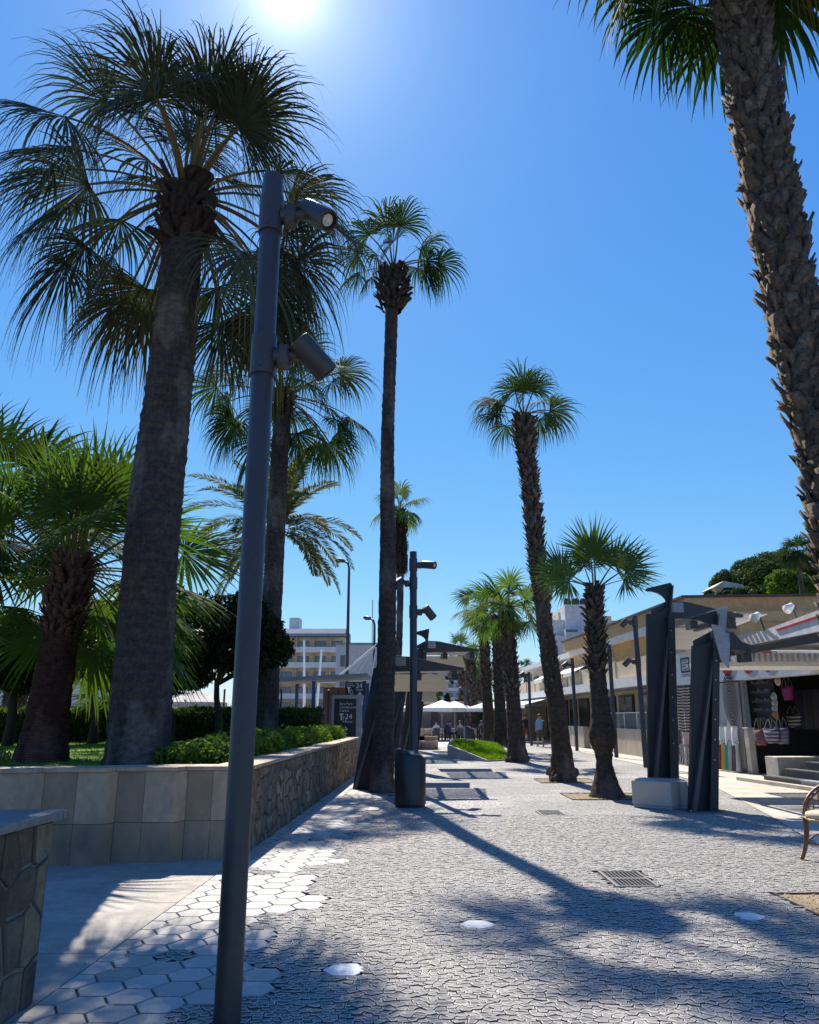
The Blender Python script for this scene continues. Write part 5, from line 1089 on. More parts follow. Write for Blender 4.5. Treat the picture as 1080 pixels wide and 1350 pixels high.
def icon(mb, x, z, s, y):      # the T-shaped mark with a small outlined label
    mb.box(x, x+s*0.62, y, y+0.004, z+s*0.78, z+s); mb.box(x+s*0.2, x+s*0.42, y, y+0.004, z, z+s*0.775)
    for a, b_, c, d in ((0.55, 0.62, -0.25, 0.5), (0.93, 1.0, -0.25, 0.38), (0.62, 0.93, -0.25, -0.18), (0.62, 0.85, 0.43, 0.5)): mb.box(x+s*a, x+s*b_, y, y+0.004, z+s*c, z+s*d)
L0 = P(455, 917, 33.2); L1 = P(482, 899, 33.2)
s1 = thing('hanging_sign', 'black sign reading 24 hores hung under the shelter roof', 'sign', (L0.x, 33.2, L0.z)); W, H = L1.x-L0.x, L1.z-L0.z
m = MB(); m.box(0, W, 0, 0.08, 0, H); m.build('panel', M_SIGN, s1)
text_mesh('lettering', '24', H*0.52, M_LET, s1, (W*0.52, -0.004, H*0.55), (math.pi/2, 0, 0)); text_mesh('lettering', 'hores', H*0.22, M_LET, s1, (W*0.54, -0.004, H*0.36), (math.pi/2, 0, 0))
text_mesh('lettering', 'Sant Pere\nCondecorat', H*0.13, M_LET, s1, (W*0.06, -0.004, H*0.82), (math.pi/2, 0, 0))
m = MB(); icon(m, W*0.1, H*0.2, H*0.42, -0.006); m.box(W*0.62, W*0.84, -0.006, -0.002, H*0.06, H*0.12); m.prism([(W*0.66, H*0.16), (W*0.80, H*0.16), (W*0.73, H*0.27)], 'y', -0.006, -0.002); m.build('pictogram', M_LET, s1)
L0 = P(440, 970, 27); L1 = P(470, 921, 27)
s2 = thing('sign_board', 'black direction board with an arrow at the end of the street wall', 'sign', (L0.x, 27, 0)); W = L1.x-L0.x; z0 = 0.55; z1 = L1.z; H = z1-1.05
m = MB(); m.box(0, W, 0, 0.06, z0, z1); m.build('panel', M_SIGN, s2)
m = MB(); m.box(-0.09, -0.003, -0.02, 0.10, 0, z1+0.10); m.box(W+0.003, W+0.19, -0.02, 0.10, 0, z1+0.003); m.box(-0.003, W+0.25, -0.05, 0.14, z1+0.006, z1+0.12); m.build('frame', M_PLATE, s2)
text_mesh('lettering', 'Sant Pere\nCondecorat\nCentre', 0.115, M_LET, s2, (W*0.24, -0.004, z1-0.21), (math.pi/2, 0, 0)); text_mesh('lettering', '24', 0.25, M_LET, s2, (W*0.50, -0.004, z1-0.68), (math.pi/2, 0, 0)); text_mesh('lettering', 'hores', 0.11, M_LET, s2, (W*0.50, -0.004, z1-0.80), (math.pi/2, 0, 0))
m = MB(); icon(m, W*0.24, z1-0.72, 0.22, -0.006); arrow(m, W*0.49, z1-1.02, 0.11, -0.006); m.build('pictogram', M_LET, s2)
m = MB(); tt = thing('fence_post', 'slim black post beside the black direction board', 'post', (L0.x-0.20, 26.9, 0)); m.tube([(0, 0, 0), (0, 0, z1+0.25)], 0.045, 8); m.lathe([(0.06, z1+0.25), (0.06, z1+0.28), (0.001, z1+0.31)], 8); m.build('post', M_BLACK, tt)
for px0, py0, px1, py1, lab in ((417, 896, 424, 857, 'pale thin mast leaning before the hotel'), (404, 896, 401, 845, 'pale thin upright mast before the hotel')):
    a = P(px0, py0, 60); b = P(px1, py1, 60); tt = thing('mast', lab, 'mast', (a.x, 60, 0), 0, 'thin masts before the hotel'); m = MB(); m.tube([(0, 0, 0), (b.x-a.x, 0, b.z)], [0.13, 0.08], 8); m.tube([((b.x-a.x), 0, b.z-0.03), (b.x-a.x, 0, b.z+0.1)], [0.1, 0.02], 8); m.build('pole', M_CANVAS, tt)
a = P(440, 897, 36); b = P(497, 850, 36); tt = thing('cable_stay', 'pale stay and cables rising behind the steel blade by the shelter', 'cable stay', (a.x, 36, a.z)); m = MB(); m.tube([(0, 0, 0), (b.x-a.x, 0, b.z-a.z)], 0.05, 8); m.tube([(b.x-a.x, 0, b.z-a.z), (b.x-a.x-0.25, 0, -0.1)], 0.04, 8); m.tube([(b.x-a.x, 0, b.z-a.z), (0.9, 0, 0)], 0.012, 5); m.tube([(b.x-a.x, 0, b.z-a.z), (0.5, 0, 0)], 0.012, 5); m.build('cables', M_CANVAS, tt)
# ================================================================== SHOPS ON THE RIGHT
# nearest shop: local x runs along the front towards the camera, local y goes into the building
FA = Vector((9.35, 28.0)); FD = Vector((0.1240, -0.9923)); FN = Vector((0.9923, 0.1240)); FR = math.atan2(FD.y, FD.x)
def FZ(px, py, off=0.0):
    d = ray(px, py); q = FA + FN*off; t = (q.x*FN.x + q.y*FN.y)/(d.x*FN.x + d.y*FN.y)
    return (d.x*t-FA.x)*FD.x + (d.y*t-FA.y)*FD.y, EYE + d.z*t
def FW(s, y, z): return (FA.x+FD.x*s+FN.x*y, FA.y+FD.y*s+FN.y*y, z)
shop = thing('shop_building', 'single storey souvenir shop with a white fascia and dark open front', 'building', FW(0, 0, 0), FR)
M_SHOPW = pm('shop_white', (0.74, 0.73, 0.70), (0.68, 0.67, 0.64), 0.8, 0.7)
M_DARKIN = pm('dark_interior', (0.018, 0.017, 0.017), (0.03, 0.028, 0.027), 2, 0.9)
s_open = FZ(983, 960)[0]
m = MB(); m.box(-0.6, s_open, 0.02, 0.07, 0, 2.62); m.build('wall', pm('shop_wall', (0.36, 0.34, 0.31), (0.30, 0.28, 0.26), 1.5, 0.85), shop)
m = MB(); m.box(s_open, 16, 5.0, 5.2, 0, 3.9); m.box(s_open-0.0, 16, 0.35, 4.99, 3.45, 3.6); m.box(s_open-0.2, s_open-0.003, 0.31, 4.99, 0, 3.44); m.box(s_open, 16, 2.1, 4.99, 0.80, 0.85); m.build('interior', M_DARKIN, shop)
m = MB(); m.box(-0.6, 16, -0.12, 0.28, 2.66, 3.75); m.build('fascia', M_SHOPW, shop)
m = MB(); m.box(-0.7, 16, -0.25, 6.5, 3.753, 3.95); m.build('roof', M_GREYROOF, shop)
m = MB(); m.box(-0.6, -0.45, 0.31, 6.5, 0, 3.74); m.build('wall', M_SHOPW, shop)
# fascia marks
a = FZ(897, 868, -0.12); b = FZ(910, 886, -0.12)
m = MB(); W = b[0]-a[0]; sx = a[0]; zz = b[1]; hh = a[1]-b[1]
for x0, x1, y0, y1 in ((sx, sx+W, zz, zz+0.06), (sx, sx+W, zz+hh-0.06, zz+hh), (sx, sx+0.06, zz+0.06, zz+hh-0.06), (sx+W-0.06, sx+W, zz+0.06, zz+hh-0.06)): m.box(x0, x1, -0.135, -0.122, y0, y1)
for k, (w0, w1) in enumerate(((0.2, 0.75), (0.3, 0.85), (0.2, 0.6), (0.25, 0.8))): m.box(sx+W*w0, sx+W*w1, -0.134, -0.122, zz+hh*(0.74-0.18*k), zz+hh*(0.80-0.18*k))
m.build('sign_frame', M_BLACK, shop)
m = MB(); m.box(sx+0.02, sx+W-0.02, -0.128, -0.1205, zz-0.28*hh, zz-0.08*hh); m.build('sign_shadow_card', M_PLATE, shop)
a = FZ(915, 876, -0.12); text_mesh('lettering', 'Ar', 0.75, M_BLACK, shop, (a[0]-0.25, -0.124, a[1]-0.28), (math.pi/2, 0, 0))
M_REDL = pm('red_logo', (0.55, 0.02, 0.03), None, 3, 0.5); M_GREYL = pm('grey_logo', (0.42, 0.43, 0.43), None, 3, 0.5)
for px in (958, 986, 1012):
    s, z = FZ(px, 872, -0.12); s0 = s
    m = MB(); 
    disc = lambda r, cx, cz: [(cx+r*math.cos(2*math.pi*k/24), cz+r*math.sin(2*math.pi*k/24)) for k in range(24)]
    m.prism(disc(0.40, s+0.18, 3.09), 'y', -0.127, -0.121); m.build('logo_disc', M_GREYL, shop); m = MB(); m.prism(disc(0.33, s, 3.14), 'y', -0.134, -0.128); m.build('logo_disc', M_REDL, shop)
# ochre upper storey
up = thing('upper_storey', 'ochre rendered upper storey with a stone parapet above the shops', 'building', (0, 0, 0))
rl = [(9.0, 45.0), (9.5, 38.0), (10.05, 27.6), (18.5, 26.9), (18.5, 45)]
m = MB(); m.prism([(x+(0.35 if i < 3 else 0), y+(0.35 if 0 < i < 4 else 0)) for i, (x, y) in enumerate(rl)], 'z', 3.96, 5.25); m.build('wall', M_OCHRE, up)
m = MB(); m.prism(rl, 'z', 5.253, 5.80); m.build('parapet', M_OCHRE2, up); m = MB(); m.prism([(x-(0.12 if i < 3 else 0), y-(0.12 if 1 < i < 4 else 0)) for i, (x, y) in enumerate(rl)], 'z', 5.803, 5.88); m.build('roof_edge', pm('dark_felt', (0.07, 0.065, 0.06), None, 2, 0.8), up)
m = MB(); m.box(11.2, 14.0, 26.0, 27.1, 4.75, 5.1); m.box(11.3, 13.9, 26.1, 27.1, 3.96, 4.747); m.build('bay', M_OCHRE, up)
# steps and side wall
s0, z_ = FZ(1002, 1015, -1.6); M_STEP = pm('slate_step', (0.10, 0.105, 0.105), (0.07, 0.075, 0.075), 3, 0.5, 0.1, 40); M_STEP2 = pm('pale_step', (0.30, 0.34, 0.39), (0.26, 0.29, 0.33), 3, 0.55)
st = thing('shop_steps', 'dark slate steps leading up into the open shop front', 'steps', FW(s0, 0, 0), FR)
m = MB(); m2 = MB()
for k in range(5):
    y0 = -1.55+k*0.42; x0 = 0.05+k*0.26
    m.box(x0, x0+1.5, y0, 2.1, k*0.17+0.003, (k+1)*0.17); m2.box(x0+1.503, 9, y0, 2.1, k*0.17+0.003, (k+1)*0.17)
    m.box(x0-0.01, x0+1.5, y0-0.03, y0+0.25, (k+1)*0.17+0.002, (k+1)*0.17+0.03); m2.box(x0+1.503, 9, y0-0.03, y0+0.25, (k+1)*0.17+0.002, (k+1)*0.17+0.03)
m.build('tread', M_STEP, st); m2.build('tread', M_STEP2, st)
m = MB(); m.box(-0.9, 9, -1.75, -1.585, 0.0, 0.10); m.box(-0.55, 0.0, -1.1, 0.9, 0, 0.62); m.build('side_wall', M_TERR, st, bevel=0.01)
def SP(px): return FZ(px, 960)[0]
pw = thing('side_post', 'pale stone post at the corner of the shop opening', 'post', FW(SP(989), -0.05, 0), FR); m = MB(); m.box(-0.11, 0.11, -0.1, 0.1, 0, 1.25); m.box(-0.13, 0.13, -0.12, 0.12, 1.253, 1.30); m.build('post', M_TERR, pw, bevel=0.01)
# textiles hung on the wall
def textile_mat(name, kind, c1, c2):
    mt, nt_, b_ = newmat(name); v = coords(nt_)
    if kind == 'rings':
        w_ = nt_.nodes.new('ShaderNodeTexWave'); w_.wave_type = 'RINGS'; w_.rings_direction = 'Y'; w_.inputs['Scale'].default_value = 3.4; w_.inputs['Distortion'].default_value = 0.6; w_.inputs['Detail'].default_value = 2
    elif kind == 'zig':
        w_ = nt_.nodes.new('ShaderNodeTexWave'); w_.bands_direction = 'Z'; w_.inputs['Scale'].default_value = 3.2; w_.inputs['Distortion'].default_value = 3.0; w_.inputs['Detail'].default_value = 1.5
    else:
        w_ = nt_.nodes.new('ShaderNodeTexWave'); w_.bands_direction = 'X'; w_.inputs['Scale'].default_value = 5; w_.inputs['Distortion'].default_value = 4.5
    nt_.links.new(v, w_.inputs['Vector']); c = mixc(nt_, ramp(nt_, w_.outputs['Fac'], 0.42, 0.58), c1, c2)
    nt_.links.new(c, b_.inputs['Base Color']); b_.inputs['Roughness'].default_value = 0.9; bump(nt_, b_, noise(nt_, v, 90), 0.3, 0.01); return mt
def hanging(name, label, cat, x0, x1, z0, z1, y, mat, group=None, waves=3, seed=0, thick=0.012, rail=True):
    """a draped sheet with folds, hung from a thin rail"""
    t = thing(name, label, cat, FW((x0+x1)/2, y, (z0+z1)/2), FR, group); w_, h_ = x1-x0, z1-z0; nx, nz = 26, 14; r = random.Random(seed); ph = r.uniform(0, 6); m = MB(); v = []
    for k in range(nz+1):
        for i in range(nx+1):
            f = i/nx; g_ = k/nz; amp = 0.02+0.035*g_
            v.append(((f-0.5)*w_*(1-0.05*math.sin(g_*3)), -amp*(1+math.sin(f*waves*6.283+ph+0.5*math.sin(g_*4)))-0.01, (0.5-g_)*h_ + 0.015*math.sin(f*9+ph)*g_))
    N = len(v); v += [(a_, b_+thick, c_) for a_, b_, c_ in v]; W1 = nx+1
    f = [(k*W1+i, (k+1)*W1+i, (k+1)*W1+i+1, k*W1+i+1) for k in range(nz) for i in range(nx)]
    m.add(v, f+[tuple(N+q for q in ff[::-1]) for ff in f]); m.build('cloth', mat, t, smooth=True)
    if rail: m = MB(); m.tube([(-w_/2-0.03, 0.0, h_/2+0.012), (w_/2+0.03, 0.0, h_/2+0.012)], 0.012, 6); m.build('rail', M_BLACK, t)
    return t
def SP(px): return FZ(px, 960)[0]
GT = 'textiles hung on the shop front'
hanging('hanging_rug', 'beige and black zigzag rug hung between the two steel blades', 'rug', SP(899), SP(917), 1.12, 2.60, -0.03, textile_mat('zigzag_weave', 'zig', (0.44, 0.38, 0.30), (0.035, 0.03, 0.028)), GT, 2, 1)
hanging('folded_blanket', 'peach towel hung below the zigzag rug', 'towel', SP(902), SP(917), 0.68, 1.10, -0.05, pm('peach_cloth', (0.52, 0.38, 0.31), (0.46, 0.33, 0.27), 6, 0.9), GT, 1.5, 2)
hanging('swirl_blanket', 'black and white swirl blanket hanging nearly to the ground', 'blanket', SP(899), SP(916), 0.05, 0.67, -0.10, textile_mat('swirl_weave', 'x', (0.46, 0.44, 0.41), (0.04, 0.04, 0.045)), GT, 2, 3)
hanging('blue_drape', 'dark blue cloth hanging at the far end of the shop front', 'cloth', SP(889), SP(897.5), 0.05, 2.5, -0.03, pm('navy_cloth', (0.05, 0.07, 0.10), (0.09, 0.11, 0.14), 6, 0.9), GT, 1.5, 4)
tp = hanging('wall_tapestry', 'grey woven tapestry with a round dark mandala', 'tapestry', SP(949), SP(981.5), 0.15, 2.62, -0.02, pm('grey_weave', (0.50, 0.48, 0.45), (0.38, 0.37, 0.35), 30, 0.9, 0.4, 60), GT, 1.0, 5)
s, z = FZ(963, 922, -0.16); rw = abs(FZ(972, 922)[0]-FZ(954, 922)[0])*0.5
m = MB(); nn = 40
for k in range(8):
    f0, f1 = 1-k/8, 1-(k+0.62)/8
    if k % 1 == 0:
        v = [(rw*f*math.cos(2*math.pi*q/nn)*(1+0.03*math.sin(q*math.pi)), -0.155+0.02*k*0.0, 0.77*f*math.sin(2*math.pi*q/nn)) for f in (f0, max(0.01, f1)) for q in range(nn)]
        m.add(v, [(q, (q+1) % nn, nn+(q+1) % nn, nn+q) for q in range(nn)])
c_ = tp.location; m.build('mandala', pm('dark_thread', (0.035, 0.035, 0.04), (0.05, 0.05, 0.06), 20, 0.9), tp, loc=(s-(SP(949)+SP(981.5))/2, 0.0, z-(0.15+2.62)/2))
hanging('white_blouse', 'white blouse hung over the striped scarves', 'blouse', SP(955), SP(981), 0.78, 1.30, -0.20, pm('white_cotton', (0.70, 0.69, 0.66), (0.60, 0.59, 0.57), 10, 0.9), GT, 3, 6)
cols = [(0.50, 0.50, 0.52), (0.45, 0.47, 0.52), (0.30, 0.04, 0.04), (0.55, 0.42, 0.06), (0.05, 0.35, 0.30), (0.45, 0.45, 0.47), (0.10, 0.10, 0.11), (0.55, 0.55, 0.56)]
names = ['pale grey', 'pale blue', 'dark red', 'yellow', 'teal', 'silver grey', 'black', 'white']
for k, c in enumerate(cols):
    a_, b_ = 948+k*4.4, 948+k*4.4+4.2
    hanging('scarf', names[k]+' scarf in the row below the white blouse', 'scarf', SP(a_), SP(b_), 0.06, 0.80+0.05*(k % 3), -0.26, pm('scarf_cloth', c, tuple(x*0.7 for x in c), 5, 0.9, stretch=(6, 6, 0.5)), 'scarves hung on the shop front', 1.5, 10+k)
hanging('green_scarf', 'green and yellow scarf hanging beside the steel blade', 'scarf', SP(944), SP(948.5), 0.3, 1.9, -0.10, pm('green_cloth', (0.10, 0.26, 0.03), (0.38, 0.36, 0.05), 3, 0.9), 'scarves hung on the shop front', 1.5, 30)
# goods inside the opening
M_WRAPB = pm('rope_handle', (0.24, 0.20, 0.15), None, 20, 0.8)
def put(px, py, off):
    s, z = FZ(px, py, off); return Vector(FW(s, off, z))
def bag(label, px, py, off, w_, h_, mat, seed):
    o = put(px, py, off); t = thing('beach_bag', label, 'bag', o, FR, 'beach bags at the shop opening'); m = MB(); v = []; n = 20
    for k, (f, g_) in enumerate(((0.80, 0), (0.95, 0.35), (1.05, 0.75), (1.12, 1.0), (1.06, 0.99), (0.9, 0.4))):
        for q in range(n):
            a_ = 2*math.pi*q/n; v.append((w_/2*f*math.cos(a_), 0.12*f*math.sin(a_), -h_/2+h_*g_+0.02*math.cos(2*a_)))
    m.add(v, [(i*n+q, i*n+(q+1) % n, (i+1)*n+(q+1) % n, (i+1)*n+q) for i in range(5) for q in range(n)] + [tuple(range(n))[::-1]]); m.build('body', mat, t, smooth=True)
    for sg in (-1, 1): m = MB(); m.tube([(-w_*0.25, sg*0.10, h_*0.48), (-w_*0.14, sg*0.08, h_*0.95), (0, sg*0.06, h_*1.2), (w_*0.14, sg*0.08, h_*0.95), (w_*0.25, sg*0.10, h_*0.48)], 0.009, 6); m.build('handle', M_WRAPB, t)
    return t
bag('navy and white striped beach bag at the foot of the shop opening', 1018, 970, -0.3, 0.62, 0.36, textile_mat('navy_stripe', 'zig', (0.20, 0.19, 0.22), (0.03, 0.03, 0.09)), 1)
bag('red patterned beach bag tucked behind the striped one', 1003, 972, -0.2, 0.5, 0.42, textile_mat('red_pattern', 'zig', (0.20, 0.04, 0.04), (0.05, 0.05, 0.09)), 2)
bag('lilac beach bag beside the striped one', 1032, 970, -0.1, 0.5, 0.40, textile_mat('lilac_stripe', 'zig', (0.13, 0.11, 0.2), (0.07, 0.06, 0.12)), 3)
bag('black and white striped bag hanging deeper in the shop', 1047, 950, 0.9, 0.6, 0.34, textile_mat('black_stripe', 'zig', (0.25, 0.25, 0.25), (0.02, 0.02, 0.02)), 4)
bag('magenta bag hanging high in the dark shop opening', 1039, 914, 0.5, 0.42, 0.36, pm('magenta_cloth', (0.22, 0.012, 0.10), None, 3, 0.8), 5)
for k, (px, py, c, lab) in enumerate(((1026, 898, (0.55, 0.40, 0.30), 'small straw hat hung highest by the bags'), (1021, 919, (0.40, 0.48, 0.42), 'grey green straw hat hung in a column'), (1022, 927, (0.50, 0.42, 0.38), 'pink straw hat hung in a column'), (1022, 934, (0.42, 0.43, 0.42), 'pale grey straw hat hung in a column'), (1023, 942, (0.48, 0.24, 0.10), 'orange straw hat hung lowest in the column'))):
    o = put(px, py, 0.3); t = thing('straw_hat', lab, 'hat', o, FR, 'hats hung in the shop opening'); M_ = pm('straw', c, tuple(x*0.7 for x in c), 30, 0.9, 0.3, 80); RX = Matrix.Rotation(math.pi/2, 4, 'X')
    m = MB(); m.lathe([(0.075, 0.0), (0.13, 0.0), (0.135, 0.008), (0.075, 0.015)], 18); m.v = [tuple(RX @ Vector(p)) for p in m.v]; m.build('brim', M_, t)
    m = MB(); m.lathe([(0.074, 0.0), (0.07, 0.06), (0.05, 0.085), (0.001, 0.09)], 18); m.v = [tuple(RX @ Vector(p)) for p in m.v]; m.build('hat_crown', M_, t, smooth=True)
gcols = [(0.05, 0.05, 0.06), (0.10, 0.05, 0.05), (0.05, 0.06, 0.10), (0.12, 0.11, 0.10), (0.06, 0.09, 0.07), (0.10, 0.07, 0.10), (0.07, 0.07, 0.08)]
gn = ['black', 'dark red', 'navy', 'grey', 'dark green', 'plum', 'charcoal']
for k, c in enumerate(gcols):
    s_ = FZ(1046+k*4.5, 930, 1.6)[0]; hanging('hanging_garment', gn[k]+' garment on the rail deep inside the dark shop', 'garment', s_, s_+0.34, 1.25, 2.35, 1.6, pm('garment_cloth', c, None, 5, 0.9), 'garments on the rail inside the shop', 1.5, 50+k)
rk = thing('display_rack', 'dark rack of small goods on shelves inside the shop opening', 'rack', put(1003, 915, 0.25), FR)
rr = random.Random(5); m = MB(); m.box(-0.5, 0.5, 0.1, 0.14, -1.0, 1.0); m.build('back_board', M_BLACK, rk)
for k in range(7):
    m = MB(); m.box(-0.48, 0.48, -0.02, 0.098, 0.8-k*0.26, 0.82-k*0.26); m.build('shelf', M_FRAME, rk)
    m = MB(); x = -0.45
    while x < 0.42:
        w_ = rr.uniform(0.03, 0.08); m.box(x, x+w_, 0.0, 0.08, 0.823-k*0.26, 0.823-k*0.26+rr.uniform(0.03, 0.10)); x += w_+rr.uniform(0.02, 0.06)
    m.build('small_goods', pm('trinkets', ((0.16, 0.15, 0.17) if k else (0.10, 0.13, 0.25)), (0.05, 0.05, 0.06), 40, 0.6), rk)
ll = thing('ceiling_lamp', 'small lit spotlight on the dark shop ceiling', 'lamp', put(1063, 881, 2.5)); m = MB(); m.lathe([(0.001, -0.03), (0.05, -0.02), (0.055, 0.03)], 12)
ml, ntl, bl = newmat('lit_lamp'); bl.inputs['Emission Color'].default_value = (1, 0.95, 0.85, 1); bl.inputs['Emission Strength'].default_value = 6; m.build('bulb', ml, ll); m = MB(); m.lathe([(0.06, -0.03), (0.065, 0.035), (0.001, 0.045)], 12); m.build('housing', M_BLACK, ll)
# shop canopy: white louvred awning and tapered white roof
cp_ = thing('shop_awning', 'white louvred awning under a tapered roof with a red stripe', 'awning', (7.2, 16.6, 0))
m = MB(); n = 29
for k in range(n): m.box(0.02+k*0.12, 0.02+k*0.12+0.06, 0, 3.1, 2.74, 2.93)
m.build('louvres', M_CANVAS, cp_); m = MB(); m.box(-0.02, 3.5, 3.11, 3.19, 2.76, 2.93); m.box(-0.02, 0.013, 0.05, 3.10, 2.78, 2.92); m.box(0.02, 3.5, 1.4, 1.6, 2.903, 3.0); m.build('frame', M_CANVAS, cp_)
m = MB(); m.prism([(1.5, 3.10), (-3.4, 3.06), (-3.4, 3.44), (-0.8, 3.30)], 'x', 0.05, 4.0); m.build('roof', M_SHOPW, cp_); m = MB(); m.prism([(-3.3, 3.30), (-3.3, 3.34), (-1.5, 3.265), (-1.6, 3.235)], 'x', 0.03, 0.048); m.build('red_stripe', M_REDL, cp_)
m = MB(); m.prism([(1.2, 2.98), (1.4, 3.06), (-3.6, 3.04), (-3.6, 2.90), (0.6, 2.93)], 'x', 0.15, 0.27); m.build('beam', M_DKSTEEL, cp_)
for y_, z_ in ((-3.0, 2.89), (2.6, 2.737)): m = MB(); m.box(3.3, 3.45, y_, y_+0.13, 0, z_); m.build('post', M_DKSTEEL, cp_)
for px, py, lab in ((998, 812, 'white spotlight on a stalk above the tapered roof'), (1042, 800, 'white spotlight nearer on the tapered roof')):
    o = P(px, py, 15.5); t = thing('roof_spotlight', lab, 'spotlight', (o.x, o.y, o.z), 0, 'roof spotlights'); m = MB(); m.tube([(0.05, 0, 0.05), (0, 0, 0), (-0.10, -0.05, -0.06)], [0.05, 0.07, 0.10], 12); m.build('housing', M_CANVAS, t, smooth=True); m = MB(); m.tube([(0.05, 0.02, 0.05), (0.18, 0.1, -0.32)], 0.018, 6); m.build('bracket', M_BLACK, t)
# ------------------------------------------------------------------ long terrace building
TA = Vector((8.25, 62.0)); TD = Vector((1.35, -31.0)).normalized(); TN = Vector((-TD.y, TD.x)); TR = math.atan2(TD.y, TD.x); TL = 31.0
def TW(s, y, z): return (TA.x+TD.x*s+TN.x*y, TA.y+TD.y*s+TN.y*y, z)
tbd = thing('terrace_building', 'long cream two storey row with a balcony parapet and raised terrace', 'building', TW(0, 0, 0), TR)
M_LOWW = pm('terrace_wall', (0.50, 0.42, 0.31), (0.43, 0.36, 0.265), 0.8, 0.85, 0.2, 40, stretch=(1.5, 1.5, 0.3), stain=(0.27, 0.24, 0.20), stscale=1.0)
m = MB(); m.box(14, 20.5, 0, 0.25, 0, 1.05); m.box(21.8, TL+1.5, 0, 0.25, 0, 1.05); m.box(14, TL+1.5, 0.253, 2.6, 0, 0.95); m.build('terrace_wall', M_LOWW, tbd)
m = MB(); m.box(13.95, 20.55, -0.03, 0.28, 1.053, 1.10); m.box(21.75, TL+1.5, -0.03, 0.28, 1.053, 1.10); m.build('coping', M_TERR, tbd)
m = MB(); m.box(0, TL+1.5, 2.6, 2.8, 0.0, 2.95); m.build('wall', M_CREAM, tbd)
rr = random.Random(12); x = 0.4
while x < TL:
    w_ = rr.choice((1.3, 1.8, 2.4)); f = MB(); h0 = 1.0 if x > 14 else 0.05
    f.box(x, x+w_, 2.50, 2.59, h0, 2.75); fo = f.build('window', M_FRAME, tbd); f = MB(); f.box(x+0.08, x+w_/2-0.03, 2.47, 2.497, h0+0.1, 2.65); f.box(x+w_/2+0.03, x+w_-0.08, 2.47, 2.497, h0+0.1, 2.65); f.build('pane', M_DARKGLASS, fo); x += w_+rr.uniform(0.35, 1.0)
m = MB(); m.box(0, TL+1.5, -0.15, 2.8, 2.953, 3.05); m.box(0, TL+1.6, -0.3, -0.153, 2.82, 3.22); m.build('canopy', M_SHOPW, tbd)
m = MB()
for k in range(11): m.box(k*3.0+0.02, k*3.0+2.96, -0.10, 0.05, 3.22, 3.98)
m.build('parapet', pm('cream_parapet', (0.68, 0.54, 0.36), (0.60, 0.48, 0.32), 0.8, 0.85), tbd)
m = MB()
for k in range(10): m.box(k*3.0+2.90, k*3.0+3.08, -0.14, -0.103, 3.20, 4.05)
m.build('pilaster', M_CREAM, tbd)
m = MB(); m.box(0, TL-1.0, 1.6, 1.8, 3.053, 4.95); m.build('wall', M_WHITE, tbd)
for k in range(9):
    x = 0.8+k*3.2; f = MB(); f.box(x, x+1.5, 1.5, 1.597, 3.4, 4.65); fo = f.build('window', M_FRAME, tbd); f = MB(); f.box(x+0.08, x+0.72, 1.47, 1.497, 3.48, 4.57); f.box(x+0.78, x+1.42, 1.47, 1.497, 3.48, 4.57); f.build('pane', M_GLASS, fo)
m = MB(); m.box(-0.2, TL-0.8, 0.3, 5.5, 4.953, 5.25); m.build('roof', M_SHOPW, tbd)
for k in (9, 13.5, 19, 24.5, TL-1.1):
    m = MB(); m.prism([(0.3, 4.95), (1.59, 4.95), (1.59, 3.06), (1.1, 3.06)], 'x', k, k+0.12); m.build('fin_wall', M_WHITE, tbd)
# railing of glass on the terrace
rl_ = thing('glass_railing', 'glass railing with white rails on top of the terrace wall', 'railing', TW(22, 0.12, 1.1), TR); m = MB(); mg, ntg, bgl = newmat('clear_glass'); bgl.inputs['Base Color'].default_value = (0.8, 0.9, 0.9, 1); bgl.inputs['Transmission Weight'].default_value = 0.9; bgl.inputs['Roughness'].default_value = 0.03
for k in range(6): m.box(k*1.7+0.05, k*1.7+1.65, -0.006, 0.006, 0.03, 0.62)
m.build('glass_panel', mg, rl_); m = MB(); m.box(0, 10.3, -0.025, 0.025, 0.65, 0.69)
for k in range(7): m.box(k*1.7-0.02, k*1.7+0.02, -0.02, 0.02, 0.0, 0.647)
m.build('rail', M_CANVAS, rl_)
def awning(label, s, w_, y0, z0, y1, z1, mat, val=0.22, group='white awnings on the terrace row'):
    t = thing('awning', label, 'awning', TW(s, 0, 0), TR, group); m = MB(); m.prism([(y0, z0), (y1, z1), (y1, z1-0.03), (y0, z0-0.03)], 'x', 0, w_); m.build('canvas', mat, t); m = MB(); m.box(0, w_, y1-0.02, y1, z1-val, z1-0.033); m.build('valance', mat, t)
    m = MB(); [m.tube([(x_, y1+0.02, z1-0.05), (x_, y0-0.03, z0-0.65)], 0.02, 6) for x_ in (0.08, w_-0.08)]; m.build('arm', M_STEEL, t); return t
for k, (s, w_, lab) in enumerate(((10.0, 2.6, 'upper white awning farthest along the balcony'), (15.5, 2.4, 'upper white awning in the middle of the balcony'), (18.2, 2.6, 'upper white awning nearest along the balcony'))): awning(lab, s, w_, 1.55, 4.9, -0.35, 3.95, M_CANVAS)
for k, (s, w_, lab) in enumerate(((-7.5, 4.2, 'lower white shop awning farthest down the street'), (-2.8, 4.2, 'second lower white shop awning above the hanging dresses'), (2.2, 5.0, 'lower white shop awning nearest to the terrace wall'), (7.8, 5.2, 'low white awning over the shop before the raised terrace'))): awning(lab, s, w_, 1.0, 3.0, -1.6, 2.35, M_CANVAS)
